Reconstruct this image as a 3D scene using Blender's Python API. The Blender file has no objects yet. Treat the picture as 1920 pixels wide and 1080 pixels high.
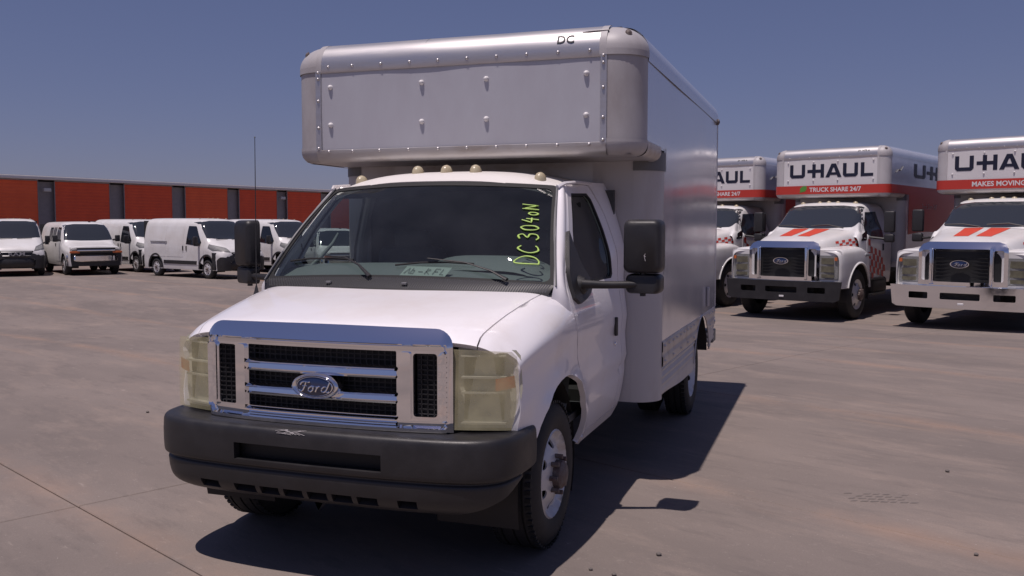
import bpy, bmesh, math, random
import numpy as np
from mathutils import Vector, Matrix
from mathutils.geometry import delaunay_2d_cdt

# ------------------------------------------------------------ camera, sky, sun
SC = bpy.context.scene
COL = SC.collection
CAMP = (2.1888, -4.3733, 1.6214); YAW, PITCH, ROLL = 0.3361, -0.0672, 0.0009; FPX = 1711.4
cd = bpy.data.cameras.new('camera'); cam = bpy.data.objects.new('camera', cd); COL.objects.link(cam)
cy_, sy_, cp_, sp_ = math.cos(YAW), math.sin(YAW), math.cos(PITCH), math.sin(PITCH)
F_ = Vector((-sy_*cp_, cy_*cp_, sp_)); R_ = Vector((cy_, sy_, 0)); U_ = R_.cross(F_)
R2 = R_*math.cos(ROLL)+U_*math.sin(ROLL); U2 = U_*math.cos(ROLL)-R_*math.sin(ROLL)
M = Matrix((R2, U2, -F_)).transposed().to_4x4(); M.translation = CAMP
cam.matrix_world = M
cd.sensor_width = 36; cd.lens = FPX/1920*36; cd.clip_start = .05; cd.clip_end = 3000
SC.camera = cam
SUN = Vector((-.09, -.27, 1)).normalized()
w = bpy.data.worlds.new('World'); SC.world = w; w.use_nodes = True
nt = w.node_tree; nt.nodes.clear()
sky = nt.nodes.new('ShaderNodeTexSky'); sky.sky_type = 'NISHITA'; sky.sun_disc = False
sky.sun_elevation = math.asin(SUN.z); sky.sun_rotation = math.atan2(SUN.x, SUN.y)
sky.air_density = 1.0; sky.dust_density = .35; sky.ozone_density = 3.0
tint = nt.nodes.new('ShaderNodeMix'); tint.data_type = 'RGBA'; tint.blend_type = 'MULTIPLY'; tint.inputs[0].default_value = 1
tint.inputs[7].default_value = (.835, .785, 1.15, 1)
bg = nt.nodes.new('ShaderNodeBackground'); bg.inputs[1].default_value = .08
wo = nt.nodes.new('ShaderNodeOutputWorld')
gam = nt.nodes.new('ShaderNodeGamma'); gam.inputs[1].default_value = .65; nt.links.new(sky.outputs[0], gam.inputs[0]); nt.links.new(gam.outputs[0], tint.inputs[6]); nt.links.new(tint.outputs[2], bg.inputs[0]); nt.links.new(bg.outputs[0], wo.inputs[0])
ld = bpy.data.lights.new('sun', 'SUN'); ld.energy = 3.7; ld.angle = math.radians(.53); ld.color = (1, .89, .86)
lo = bpy.data.objects.new('sun', ld); COL.objects.link(lo); lo.location = (0, 0, 30)
lo.rotation_euler = SUN.to_track_quat('Z', 'Y').to_euler()
vs = SC.view_settings; vs.view_transform = 'Standard'; vs.look = 'None'; vs.gamma = 1; vs.exposure = 0.0
try: vs.use_curve_mapping = False
except Exception: pass

# ------------------------------------------------------------ materials
def mat(name, col, rough=.5, metal=0., col2=None, scale=6., bump=0., bscale=60., coat=0., spec=.5, stretch=(1,1,1), lo=.35, hi=.7, rvar=0., detail=6):
    m = bpy.data.materials.new(name); m.use_nodes = True; n = m.node_tree; b = n.nodes['Principled BSDF']
    b.inputs['Base Color'].default_value = (*col, 1); b.inputs['Roughness'].default_value = rough
    b.inputs['Metallic'].default_value = metal; b.inputs['Specular IOR Level'].default_value = spec
    if coat: b.inputs['Coat Weight'].default_value = coat; b.inputs['Coat Roughness'].default_value = .04
    tc = n.nodes.new('ShaderNodeTexCoord'); mp = n.nodes.new('ShaderNodeMapping'); mp.inputs['Scale'].default_value = stretch
    n.links.new(tc.outputs['Object'], mp.inputs[0])
    if col2 is not None or rvar:
        t = n.nodes.new('ShaderNodeTexNoise'); t.inputs['Scale'].default_value = scale; t.inputs['Detail'].default_value = detail
        t.inputs['Roughness'].default_value = .62
        r = n.nodes.new('ShaderNodeMapRange'); r.inputs[1].default_value = lo; r.inputs[2].default_value = hi
        n.links.new(mp.outputs[0], t.inputs[0]); n.links.new(t.outputs[0], r.inputs[0])
        if col2 is not None:
            x = n.nodes.new('ShaderNodeMix'); x.data_type = 'RGBA'; x.inputs[6].default_value = (*col, 1); x.inputs[7].default_value = (*col2, 1)
            n.links.new(r.outputs[0], x.inputs[0]); n.links.new(x.outputs[2], b.inputs['Base Color'])
        if rvar:
            r2 = n.nodes.new('ShaderNodeMapRange'); r2.inputs[3].default_value = rough; r2.inputs[4].default_value = rough+rvar
            n.links.new(r.outputs[0], r2.inputs[0]); n.links.new(r2.outputs[0], b.inputs['Roughness'])
    if bump:
        t = n.nodes.new('ShaderNodeTexNoise'); t.inputs['Scale'].default_value = bscale; t.inputs['Detail'].default_value = 4
        bp = n.nodes.new('ShaderNodeBump'); bp.inputs['Strength'].default_value = bump; bp.inputs['Distance'].default_value = .004
        n.links.new(mp.outputs[0], t.inputs[0]); n.links.new(t.outputs[0], bp.inputs['Height']); n.links.new(bp.outputs[0], b.inputs['Normal'])
    return m
def glass(name, trans, dust=.05, dcol=(.4,.42,.45), rough=.004):
    m = bpy.data.materials.new(name); m.use_nodes = True; n = m.node_tree; n.nodes.clear()
    tr = n.nodes.new('ShaderNodeBsdfTransparent'); tr.inputs[0].default_value = (*trans, 1)
    gl = n.nodes.new('ShaderNodeBsdfGlossy'); gl.inputs[1].default_value = rough
    df = n.nodes.new('ShaderNodeBsdfDiffuse'); df.inputs[0].default_value = (*dcol, 1)
    fr = n.nodes.new('ShaderNodeFresnel'); gg = n.nodes.new('ShaderNodeNewGeometry'); ma = n.nodes.new('ShaderNodeMath'); ma.operation = 'MULTIPLY_ADD'
    ma.inputs[1].default_value = -.8333; ma.inputs[2].default_value = 1.5; n.links.new(gg.outputs['Backfacing'], ma.inputs[0]); n.links.new(ma.outputs[0], fr.inputs[0])
    m1 = n.nodes.new('ShaderNodeMixShader'); m2 = n.nodes.new('ShaderNodeMixShader'); o = n.nodes.new('ShaderNodeOutputMaterial')
    t = n.nodes.new('ShaderNodeTexNoise'); t.inputs['Scale'].default_value = 3.; t.inputs['Detail'].default_value = 8
    tc = n.nodes.new('ShaderNodeTexCoord'); n.links.new(tc.outputs['Object'], t.inputs[0])
    r = n.nodes.new('ShaderNodeMapRange'); r.inputs[1].default_value = .3; r.inputs[2].default_value = .75; r.inputs[3].default_value = dust*.5; r.inputs[4].default_value = dust*1.6
    n.links.new(t.outputs[0], r.inputs[0]); n.links.new(r.outputs[0], m1.inputs[0])
    n.links.new(tr.outputs[0], m1.inputs[1]); n.links.new(df.outputs[0], m1.inputs[2])
    n.links.new(fr.outputs[0], m2.inputs[0]); n.links.new(m1.outputs[0], m2.inputs[1]); n.links.new(gl.outputs[0], m2.inputs[2])
    n.links.new(m2.outputs[0], o.inputs[0]); return m
def lens(name, col, fac=.6, rough=.25):
    m = bpy.data.materials.new(name); m.use_nodes = True; n = m.node_tree; b = n.nodes['Principled BSDF']
    b.inputs['Base Color'].default_value = (*col, 1); b.inputs['Roughness'].default_value = rough
    t = n.nodes.new('ShaderNodeTexNoise'); t.inputs['Scale'].default_value = 9.; t.inputs['Detail'].default_value = 6
    tc = n.nodes.new('ShaderNodeTexCoord'); n.links.new(tc.outputs['Object'], t.inputs[0])
    r = n.nodes.new('ShaderNodeMapRange'); r.inputs[1].default_value = .3; r.inputs[2].default_value = .7; r.inputs[3].default_value = fac-.12; r.inputs[4].default_value = fac+.15
    n.links.new(t.outputs[0], r.inputs[0]); n.links.new(r.outputs[0], b.inputs['Alpha'])
    return m
MT = dict(
 white=mat('white_paint', (.88,.85,.87), .28, col2=(.77,.71,.69), scale=2.6, lo=.48, hi=.82, coat=.6, rvar=.08),
 white2=mat('fleet_white_paint', (.72,.71,.71), .35, col2=(.62,.60,.58), scale=1.5, coat=.3),
 post=mat('pale_corner_post', (.56,.54,.55), .5, col2=(.48,.46,.46), scale=3.),
 roofw=mat('roof_paint', (.74,.71,.68), .4, col2=(.60,.48,.38), scale=3., lo=.62, hi=.8),
 boxw=mat('box_panel_white', (.50,.50,.54), .42, metal=.15, col2=(.46,.45,.49), scale=5, stretch=(1,1,.4)),
 boxside=mat('box_side_aluminium', (.72,.72,.77), .10, metal=.40, col2=(.66,.66,.70), scale=2.5, stretch=(1,1,.35), rvar=.10, bump=.06, bscale=3),
 alu=mat('brushed_aluminium', (.62,.60,.61), .36, metal=.85, col2=(.50,.48,.48), scale=9, stretch=(.25,1,3), rvar=.12),
 alud=mat('grimy_aluminium', (.52,.50,.50), .45, metal=.6, col2=(.34,.27,.22), scale=5, stretch=(.6,1,1.5), lo=.5, hi=.8),
 fibre=mat('corner_fibreglass', (.42,.40,.41), .5, col2=(.30,.27,.27), scale=3.5, stretch=(1,1,.5), lo=.42, hi=.75),
 fibre_l=mat('fairing_fibreglass', (.50,.48,.48), .45, col2=(.40,.36,.34), scale=3., stretch=(1,1,.35), lo=.5, hi=.8),
 chrome=mat('chrome', (.90,.90,.92), .04, metal=1.),
 chromeworn=mat('worn_chrome', (.86,.86,.88), .07, metal=1., rvar=.06, scale=12),
 black=mat('black_plastic', (.022,.021,.023), .5),
 blackr=mat('black_rubber', (.012,.012,.013), .75),
 mesh=mat('grille_black', (.008,.008,.009), .6),
 bumper=mat('grey_plastic', (.019,.018,.020), .42, col2=(.030,.028,.030), scale=7, bump=.12, bscale=180, lo=.45, hi=.75, rvar=.15),
 under=mat('chassis_black', (.02,.018,.018), .7),
 tyre=mat('tyre_rubber', (.020,.019,.020), .72, col2=(.040,.036,.034), scale=14, lo=.5, hi=.8),
 rim=mat('silver_wheel', (.60,.59,.60), .38, metal=.25, col2=(.42,.36,.32), scale=8, lo=.55, hi=.8),
 hub=mat('rusty_hub', (.09,.05,.045), .6, col2=(.16,.14,.13), scale=30),
 lens=lens('yellowed_lens', (.56,.51,.31), .46), lensc=lens('clear_lens', (.55,.55,.53), .30, .1),
 housing=mat('lamp_housing', (.55,.54,.44), .35, metal=.2), reflector=mat('lamp_reflector', (.20,.19,.13), .3, metal=.4, col2=(.13,.12,.09), scale=14),
 amber=mat('amber_lens', (.55,.14,.04), .3), markerl=mat('yellowed_marker_lens', (.50,.44,.30), .28, col2=(.42,.34,.22), scale=25, coat=.5),
 red=mat('red_graphic', (.52,.045,.03), .4), orange=mat('orange_graphic', (.62,.060,.030), .4), navy=mat('navy_lettering', (.012,.014,.035), .4),
 whiteg=mat('white_graphic', (.72,.70,.70), .4), green=mat('green_graphic', (.10,.30,.05), .4),
 ink=mat('black_lettering', (.03,.03,.035), .5), marker=mat('green_paint_marker', (.42,.62,.13), .6), paper=mat('placard_paper', (.40,.46,.42), .6),
 glass=glass('windscreen_glass', (.60,.68,.66), .035, (.38,.40,.46)), sglass=glass('side_glass', (.55,.62,.60), .02),
 dglass=mat('dark_glass', (.012,.014,.018), .06, spec=.6), wglass=mat('far_windscreen_glass', (.03,.034,.04), .05, spec=.7, coat=.4),
 inter=mat('interior_grey', (.055,.058,.062), .8, col2=(.075,.078,.08), scale=9), interl=mat('interior_light_grey', (.20,.215,.215), .6),
 emblem=mat('emblem_blue', (.012,.022,.07), .12, coat=1.), grey=mat('grey_metal', (.14,.14,.145), .5), brushed=mat('galvanised', (.40,.40,.42), .4, metal=.5),
 doorr=mat('red_roller_door', (.72,.085,.025), .55, col2=(.60,.066,.02), scale=1.3), doorr2=mat('faded_roller_door', (.80,.12,.034), .55, col2=(.68,.09,.025), scale=1.3),
 wallg=mat('grey_block_wall', (.29,.27,.28), .85, col2=(.24,.23,.24), scale=8, bump=.3, bscale=20), fascia=mat('pale_gutter', (.62,.60,.61), .5),
 roofm=mat('metal_roof', (.40,.38,.37), .5), lampb=mat('wall_lamp_white', (.5,.5,.5), .5),
 seal=mat('joint_sand', (.26,.16,.11), .95, col2=(.06,.048,.04), scale=3.5, lo=.48, hi=.60), stone=mat('pebble', (.15,.13,.12), .9),
)

# ------------------------------------------------------------ helpers
def link(name, me, m=None, parent=None, smooth=40):
    o = bpy.data.objects.new(name, me); COL.objects.link(o)
    if m is not None and not me.materials: me.materials.append(m)
    if smooth:
        me.shade_smooth(); me.set_sharp_from_angle(angle=math.radians(smooth))
    if parent is not None: o.parent = parent
    return o
def mesh(vs_, fs_, name='m'):
    me = bpy.data.meshes.new(name); me.from_pydata([tuple(map(float, v)) for v in vs_], [], fs_); me.update(); return me
def thing(name, label, cat, loc=(0,0,0), rz=0, group=None):
    o = bpy.data.objects.new(name, None); COL.objects.link(o); o.location = loc; o.rotation_euler = (0,0,rz)
    o.empty_display_size = .2; o['label'] = label; o['category'] = cat
    if group: o['group'] = group
    return o
def cat(*ms):
    "merge (verts, faces) lists"
    V, Fs = [], []
    for v, f in ms:
        k = len(V); V += [tuple(p) for p in v]; Fs += [tuple(i+k for i in q) for q in f]
    return V, Fs
def box(c, s, r=.0):
    "bevelled box -> (v,f)"
    bm = bmesh.new(); bmesh.ops.create_cube(bm, size=1)
    for v in bm.verts: v.co = Vector((v.co.x*s[0]+c[0], v.co.y*s[1]+c[1], v.co.z*s[2]+c[2]))
    if r: bmesh.ops.bevel(bm, geom=bm.edges[:], offset=r, segments=3, profile=.5, affect='EDGES')
    bm.verts.index_update(); out = ([v.co[:] for v in bm.verts], [tuple(v.index for v in f.verts) for f in bm.faces]); bm.free(); return out
def tube(pts, rad, n=8, caps=True, flat=1.0, up=(0,0,1)):
    pts = [Vector(p) for p in pts]; V, Fs = [], []
    rr = rad if hasattr(rad, '__len__') else [rad]*len(pts)
    for i, p in enumerate(pts):
        d = (pts[min(i+1, len(pts)-1)]-pts[max(i-1, 0)]).normalized()
        u = Vector(up); 
        if abs(d.dot(u)) > .95: u = Vector((1, .1, 0))
        a = d.cross(u).normalized(); b = a.cross(d)
        for k in range(n):
            t = 2*math.pi*k/n; V.append(p+a*math.cos(t)*rr[i]+b*math.sin(t)*rr[i]*flat)
    for i in range(len(pts)-1):
        for k in range(n):
            Fs.append((i*n+k, i*n+(k+1)%n, (i+1)*n+(k+1)%n, (i+1)*n+k))
    if caps: Fs.append(tuple(range(n))[::-1]); Fs.append(tuple(range((len(pts)-1)*n, len(pts)*n)))
    return V, Fs
def lathe(prof, n=32, axis='x', c=(0,0,0), close=False):
    "prof: list of (a, r): a along axis"
    V, Fs = [], []
    for a, r in prof:
        for k in range(n):
            t = 2*math.pi*k/n; p, q = r*math.cos(t), r*math.sin(t)
            v = {'x': (a, p, q), 'y': (p, a, q), 'z': (p, q, a)}[axis]; V.append((v[0]+c[0], v[1]+c[1], v[2]+c[2]))
    for i in range(len(prof)-1):
        for k in range(n): Fs.append((i*n+k, i*n+(k+1)%n, (i+1)*n+(k+1)%n, (i+1)*n+k))
    return V, Fs
def sweep(profile, path_fn, ts):
    "profile points mapped by path_fn(t, (a,b))"
    n = len(profile); V = [path_fn(t, p) for t in ts for p in profile]
    Fs = [(i*n+k, i*n+k+1, (i+1)*n+k+1, (i+1)*n+k) for i in range(len(ts)-1) for k in range(n-1)]
    return V, Fs
def grid(f, us, vs_):
    V = [f(u, v) for v in vs_ for u in us]; n = len(us)
    return V, [(j*n+i, j*n+i+1, (j+1)*n+i+1, (j+1)*n+i) for j in range(len(vs_)-1) for i in range(n-1)]
def pchip(xs, ys, x):
    xs = np.asarray(xs, float); ys = np.asarray(ys, float); h = np.diff(xs); d = np.diff(ys)/h
    m = np.zeros_like(ys)
    for i in range(1, len(xs)-1):
        if d[i-1]*d[i] > 0: m[i] = 2*d[i-1]*d[i]/(d[i-1]+d[i])
    m[0], m[-1] = d[0], d[-1]
    x = np.clip(np.asarray(x, float), xs[0], xs[-1]); i = np.clip(np.searchsorted(xs, x)-1, 0, len(xs)-2)
    t = (x-xs[i])/h[i]
    return ys[i]*(1+2*t)*(1-t)**2+m[i]*h[i]*t*(1-t)**2+ys[i+1]*t*t*(3-2*t)+m[i+1]*h[i]*t*t*(t-1)
def sstep(a, b, x):
    t = np.clip((x-a)/(b-a), 0, 1); return t*t*(3-2*t)
def dens(poly, step, closed=True):
    out = []
    n = len(poly)
    for i in range(n if closed else n-1):
        a, b = np.array(poly[i], float), np.array(poly[(i+1) % n], float); k = max(1, int(math.ceil(np.hypot(*((b-a)/step)))))
        for j in range(k): out.append(tuple(a+(b-a)*j/k))
    if not closed: out.append(tuple(poly[-1]))
    return out
def inside(P, poly):
    x, y = P[:, 0], P[:, 1]; c = np.zeros(len(P), bool); n = len(poly)
    for i in range(n):
        x1, y1 = poly[i]; x2, y2 = poly[(i+1) % n]
        if y1 == y2: continue
        k = ((y1 > y) != (y2 > y)) & (x < (x2-x1)*(y-y1)/(y2-y1)+x1); c ^= k
    return c
def panel(outer, f, step=.05, holes=(), thick=0., flip=False, inner_gap=.45):
    "triangulated outline (2D) mapped through vectorised f: (N,2)->(N,3); optional flange of depth thick"
    st = np.array(step if hasattr(step, '__len__') else (step, step), float)
    loops = [dens(outer, st)]+[dens(h, st) for h in holes]
    B = np.array([p for l in loops for p in l]); mn, mx = B.min(0), B.max(0)
    gx = np.arange(mn[0]+st[0]*.5, mx[0], st[0]); gy = np.arange(mn[1]+st[1]*.5, mx[1], st[1])
    G = np.array([(x+(st[0]*.5 if j % 2 else 0), y) for j, y in enumerate(gy) for x in gx]).reshape(-1, 2)
    if len(G):
        k = inside(G, loops[0])
        for l in loops[1:]: k &= ~inside(G, l)
        G = G[k]
        if len(G):
            keep = np.ones(len(G), bool)
            for a in range(0, len(G), 2000):
                D = (((G[a:a+2000, None]-B[None])/st)**2).sum(2).min(1); keep[a:a+2000] = D > inner_gap**2
            G = G[keep]
    P = np.vstack([B/st, G/st]) if len(G) else B/st
    edges = []; k = 0
    for l in loops:
        edges += [(k+i, k+(i+1) % len(l)) for i in range(len(l))]; k += len(l)
    vo, eo, fo, ov, _, _ = delaunay_2d_cdt([Vector(p) for p in P], edges, [], 0, 1e-5, True)
    Q = np.array([v[:] for v in vo])*st
    tri = np.array([t for t in fo if len(t) == 3]); C_ = Q[tri].mean(1); k = inside(C_, loops[0])
    for l in loops[1:]: k &= ~inside(C_, l)
    tri = tri[k]
    X = np.asarray(f(Q), float); V = [tuple(p) for p in X]; Fs = [tuple(map(int, t)) for t in tri]
    if flip: Fs = [t[::-1] for t in Fs]
    if thick:
        e = 1e-3*st; a = f(Q+np.array([e[0], 0])); b = f(Q-np.array([e[0], 0])); c = f(Q+np.array([0, e[1]])); d = f(Q-np.array([0, e[1]]))
        N = np.cross(np.asarray(a)-np.asarray(b), np.asarray(c)-np.asarray(d)); N /= np.maximum(np.linalg.norm(N, axis=1), 1e-12)[:, None]
        if flip: N = -N
        mp = {}
        for i, src in enumerate(ov):
            for s_ in src: mp[s_] = i
        k = 0
        for li, l in enumerate(loops):
            idx = [mp.get(k+i) for i in range(len(l))]; k += len(l); idx = [i for i in idx if i is not None]
            # rounded lip
            base = len(V); n = len(idx)
            ar = sum(l[i][0]*l[(i+1) % len(l)][1]-l[(i+1) % len(l)][0]*l[i][1] for i in range(len(l)))
            for i in idx: V.append(tuple(X[i]-N[i]*thick))
            fw = (ar > 0) == (li == 0)
            if flip: fw = not fw
            for i in range(n):
                j = (i+1) % n; q = (idx[i], base+i, base+j, idx[j])
                Fs.append(q if fw else q[::-1])
    return V, Fs
def P(name, outer, f, m, parent, **k):
    sm = k.pop('smooth', 35); return link(name, mesh(*panel(outer, f, **k)), m, parent, sm)
def rrect(x0, x1, z0, z1, r, n=5):
    r = min(r, (x1-x0)/2-1e-4, (z1-z0)/2-1e-4); out = []
    for cx, cz, a0 in ((x1-r, z0+r, -90), (x1-r, z1-r, 0), (x0+r, z1-r, 90), (x0+r, z0+r, 180)):
        for i in range(n+1):
            a = math.radians(a0+90*i/n); out.append((cx+r*math.cos(a), cz+r*math.sin(a)))
    return out
def circ(c, r, n=16, ry=None): return [(c[0]+r*math.cos(2*math.pi*i/n), c[1]+(ry or r)*math.sin(2*math.pi*i/n)) for i in range(n)]
def text_vf(s, size, shear=0., extrude=.002, offset=0., space=1.):
    cu = bpy.data.curves.new('t', 'FONT'); cu.body = s; cu.size = size; cu.shear = shear; cu.extrude = extrude; cu.offset = offset; cu.space_character = space
    cu.align_x = 'CENTER'; cu.resolution_u = 3
    o = bpy.data.objects.new('t', cu); COL.objects.link(o); dg = bpy.context.evaluated_depsgraph_get()
    me = o.evaluated_get(dg).to_mesh(); V = [v.co[:] for v in me.vertices]; Fs = [tuple(p.vertices) for p in me.polygons]
    o.evaluated_get(dg).to_mesh_clear(); bpy.data.objects.remove(o); bpy.data.curves.remove(cu); return V, Fs
def mapv(vf, fn): return [fn(*v) for v in vf[0]], vf[1]
def mirror_x(vf): return [(-v[0], v[1], v[2]) for v in vf[0]], [tuple(f[::-1]) for f in vf[1]]
def O(name, vf, m, parent=None, smooth=35): return link(name, mesh(*vf), m, parent, smooth)

# block letters for the big lettering: polygons on a unit-high cell
def LU(x, w_, t=.24): return [[(x,1),(x,.16),(x+.14,0),(x+w_-.14,0),(x+w_,.16),(x+w_,1),(x+w_-t,1),(x+w_-t,.24),(x+t,.24),(x+t,1)]]
def LA(x, w_): return [[(x,0),(x+w_*.36,1),(x+w_*.64,1),(x+w_,0),(x+w_*.76,0),(x+w_*.70,.17),(x+w_*.30,.17),(x+w_*.24,0)]], [[(x+w_*.37,.36),(x+w_*.63,.36),(x+w_*.53,.70),(x+w_*.47,.70)]]
def big_word():
    polys = []; x = 0
    polys += [(p, []) for p in LU(0, 1.08)]; x = 1.08+.16
    polys.append(([(x,.36),(x+.34,.36),(x+.34,0),(x+.58,0),(x+.58,.36),(x+.92,.36),(x+.92,0),(x+1.16,0),(x+1.16,1),(x+.92,1),(x+.92,.60),(x+.58,.60),(x+.58,1),(x+.34,1),(x+.34,.60),(x,.60)], [])); x += 1.16+.10
    a, h = LA(x, 1.1); polys.append((a[0], h)); x += 1.1+.08
    polys += [(p, []) for p in LU(x, 1.0)]; x += 1.0+.18
    polys.append(([(x,1),(x,0),(x+.82,0),(x+.82,.22),(x+.24,.22),(x+.24,1)], [])); x += .82
    return polys, x
BW, BWW = big_word()

# ------------------------------------------------------------ shared box body (cargo box with attic over the cab)
RIV = None
def hemi(r, h, n=8, axis=-1):
    V = [(0, -h, 0)]; Fs = []
    for j in range(1, 4):
        a = j/3*math.pi/2
        for k in range(n): V.append((r*math.sin(a)*math.cos(2*math.pi*k/n), -h*math.cos(a), r*math.sin(a)*math.sin(2*math.pi*k/n)))
    for k in range(n): Fs.append((0, 1+(k+1) % n, 1+k))
    for j in range(2):
        for k in range(n):
            a = 1+j*n; Fs.append((a+k, a+(k+1) % n, a+n+(k+1) % n, a+n+k))
    return V, Fs
rivet_small = mesh(*hemi(.0105, .011, 8)); rivet_small.materials.append(MT['alu']); rivet_small.shade_smooth()
rivet_big = mesh(*hemi(.017, .022, 10)); rivet_big.materials.append(MT['whiteg']); rivet_big.shade_smooth()
def put(name, me, loc, parent, rot=(0,0,0), sc=(1,1,1)):
    o = bpy.data.objects.new(name, me); COL.objects.link(o); o.location = loc; o.rotation_euler = rot; o.scale = sc; o.parent = parent; return o

def cargo_box(root, B, yf, yw, yr, zt, zb, zfl, R=.19, rb=.09, rc=.2, main=True, post='fibre'):
    "B half width, yf attic front, yw front wall, yr rear, zt top, zb attic underside, zfl floor"
    base = O('cargo_box', box((0, (yw+yr)/2+.02, (zfl+zt)/2-.03), (2*B-.10, yr-yw-.10, zt-zfl-.10)), MT['boxw'], root)
    xi = B-rc; zr = zt-R
    def par(n, vf, m, sm=35): return O(n, vf, m, base, sm)
    # front face flat panel
    par('front_panel', panel(rrect(-xi+.001, xi-.001, zb+rb-.002, zr+.002, .0005, 1), lambda q: np.c_[q[:, 0], np.full(len(q), yf)+.0+.0015*np.sin(q[:, 0]*5)*np.sin(q[:, 1]*7), q[:, 1]], step=.08), MT['boxw'])
    # top rail quarter round with lip
    n = 12
    prof = [(yf-.006, zr-.045), (yf-.008, zr-.04), (yf-.008, zr)]+[(yf+R-(R+.008)*math.cos(math.pi/2*i/n), zr+(R+.008)*math.sin(math.pi/2*i/n)) for i in range(1, n+1)]
    par('top_rail', sweep(prof, lambda t, p: (t, p[0]+.0015*math.sin(t*9), p[1]), np.linspace(-xi, xi, 24)), MT['alu'])
    prof = [(yf-.006, zb+rb+.000), (yf-.010, zb+rb-.002), (yf-.009, zb+rb-.02), (yf-.006, zb+rb-.03)]+[(yf+rb-(rb+.004)*math.cos(math.pi/2*i/8), zb+rb-.03*(1-i/8)-(rb+.004)*math.sin(math.pi/2*i/8)) for i in range(1, 9)]
    par('bottom_rail', sweep(prof, lambda t, p: (t, p[0], p[1]), np.linspace(-xi, xi, 16)), MT['alud'])
    for s in (-1, 1):
        cx = s*xi; cyy = yf+rc
        def pos(a, r, z): return (cx+s*r*math.sin(a), cyy-r*math.cos(a), z)
        an = np.linspace(0, math.pi/2, 13)
        par('corner_post', grid(lambda u, v: pos(u, rc+.002, v), an, np.linspace(zb+rb, zr-.01, 8)) if s > 0 else mirror_x(grid(lambda u, v: (xi+(rc+.002)*math.sin(u), cyy-(rc+.002)*math.cos(u), v), an, np.linspace(zb+rb, zr-.01, 8))), MT[post])
        # flange of post on the front face
        fl = [(xi-.035, yf-.004), (xi-.032, yf-.010), (xi+.004, yf-.008)]
        v = sweep(fl, lambda t, p: (p[0], p[1], t), np.linspace(zb+rb-.01, zr, 4)); par('post_flange', v if s > 0 else mirror_x(v), MT['alu' if post == 'fibre' else post])
        # top cap: rounded octant
        def cap(u, v):
            rr = rc+.010; return (xi+rr*math.cos(v)*math.sin(u), yf+rc-rr*math.cos(v)*math.cos(u), zr+(R+.008)*math.sin(v))
        g = cat(grid(cap, an, np.linspace(0, math.pi/2, 13)), grid(lambda u, v: (xi+(rc+.010)*math.sin(u), cyy-(rc+.010)*math.cos(u), v), an, [zr-.035, zr]),
                sweep([(yf-.010, zr-.035), (yf-.010, zr)]+[(yf+R-(R+.010)*math.cos(math.pi/2*i/8), zr+(R+.010)*math.sin(math.pi/2*i/8)) for i in range(1, 9)], lambda t, p: (t, p[0], p[1]), [xi-.04, xi]))
        par('corner_cap', g if s > 0 else mirror_x(g), MT['fibre'])
        def capb(u, v):
            rr = rc+.006; k = rr-rb*(1-math.cos(v)); return (xi+k*math.sin(u), yf+rc-k*math.cos(u), zb+rb-(rb+.004)*math.sin(v))
        g = cat(grid(capb, an, np.linspace(0, math.pi/2, 9)), grid(lambda u, v: (xi+(rc+.006)*math.sin(u), cyy-(rc+.006)*math.cos(u), v), an, [zb+rb, zb+rb+.02]))
        par('lower_cap', g if s > 0 else mirror_x(g), MT[post])
        # side bottom rail of the attic
        prof = [(B+.006, zb+rb+.015), (B+.006, zb+rb-.02)]+[(B-rb+(rb+.005)*math.cos(math.pi/2*i/8), zb+rb-.02*(1-i/8)-(rb+.004)*math.sin(math.pi/2*i/8)) for i in range(1, 9)]
        v = sweep(prof, lambda t, p: (p[0], t, p[1]), [yf+rc, yw+.02]); par('attic_side_rail', v if s > 0 else mirror_x(v), MT['alud'])
        # top side rail
        prof = [(B+.006, zr-.05)]+[(B-R+(R+.007)*math.cos(math.pi/2*i/n), zr+(R+.007)*math.sin(math.pi/2*i/n)) for i in range(0, n+1)]
        v = sweep(prof, lambda t, p: (p[0], t, p[1]), np.linspace(yf+rc, yr, 12)); par('side_top_rail', v if s > 0 else mirror_x(v), MT['boxside'])
        # side panel polygon: attic + main
        y1 = yw+rc*.85
        poly = [(yf+rc, zb+rb), (y1, zb+rb), (y1, zfl), (yr, zfl), (yr, zr), (yf+rc, zr)]
        par('side_panel', panel(poly, lambda q: np.c_[s*(B+.0025*np.sin(q[:, 0]*2.3)*np.sin(q[:, 1]*3.1)), q[:, 0], q[:, 1]], step=.12, flip=s < 0), MT['boxside'])
        # front wall and rounded vertical corner
        zl = zfl-.38 if main else zfl-.05
        rr = rc*.85
        v = cat(grid(lambda u, z: (B-rr+rr*math.sin(u), yw+rr-rr*math.cos(u), z), np.linspace(0, math.pi/2, 10), np.linspace(zl, zb+.04, 6)))
        par('corner_fairing', v if s > 0 else mirror_x(v), MT['fibre_l'])
        v = grid(lambda x, z: (x, yw, z), [.62*B, B-rr], [zl, zb+.04]); par('wall_wing', v if s > 0 else mirror_x(v), MT['fibre_l'])
        v = cat(grid(lambda u, z: (B-rr+(rr+.006)*math.sin(u), yw+rr-(rr+.006)*math.cos(u), z), np.linspace(0, math.pi/2, 8), [zb-.06, zb+.06]),
                grid(lambda y, z: (B+.006, y, z), [yw+rr, yw+rr+.03], [zb-.06, zb+.09]))
        par('corner_bracket', v if s > 0 else mirror_x(v), MT['grey'])
    par('roof_panel', grid(lambda x, y: (x, y, zt+.002), np.linspace(-(B-R), B-R, 5), np.linspace(yf+R, yr, 5)), MT['alu'])
    par('attic_floor', grid(lambda x, y: (x, y, zb), [-(B-rb), B-rb], [yw+.02, yf+rb]), MT['alud'])
    par('front_wall', grid(lambda x, y: (x, yw, y), [-.62*B, .62*B], [zfl-.1, zb+.02]), MT['alud'])
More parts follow.
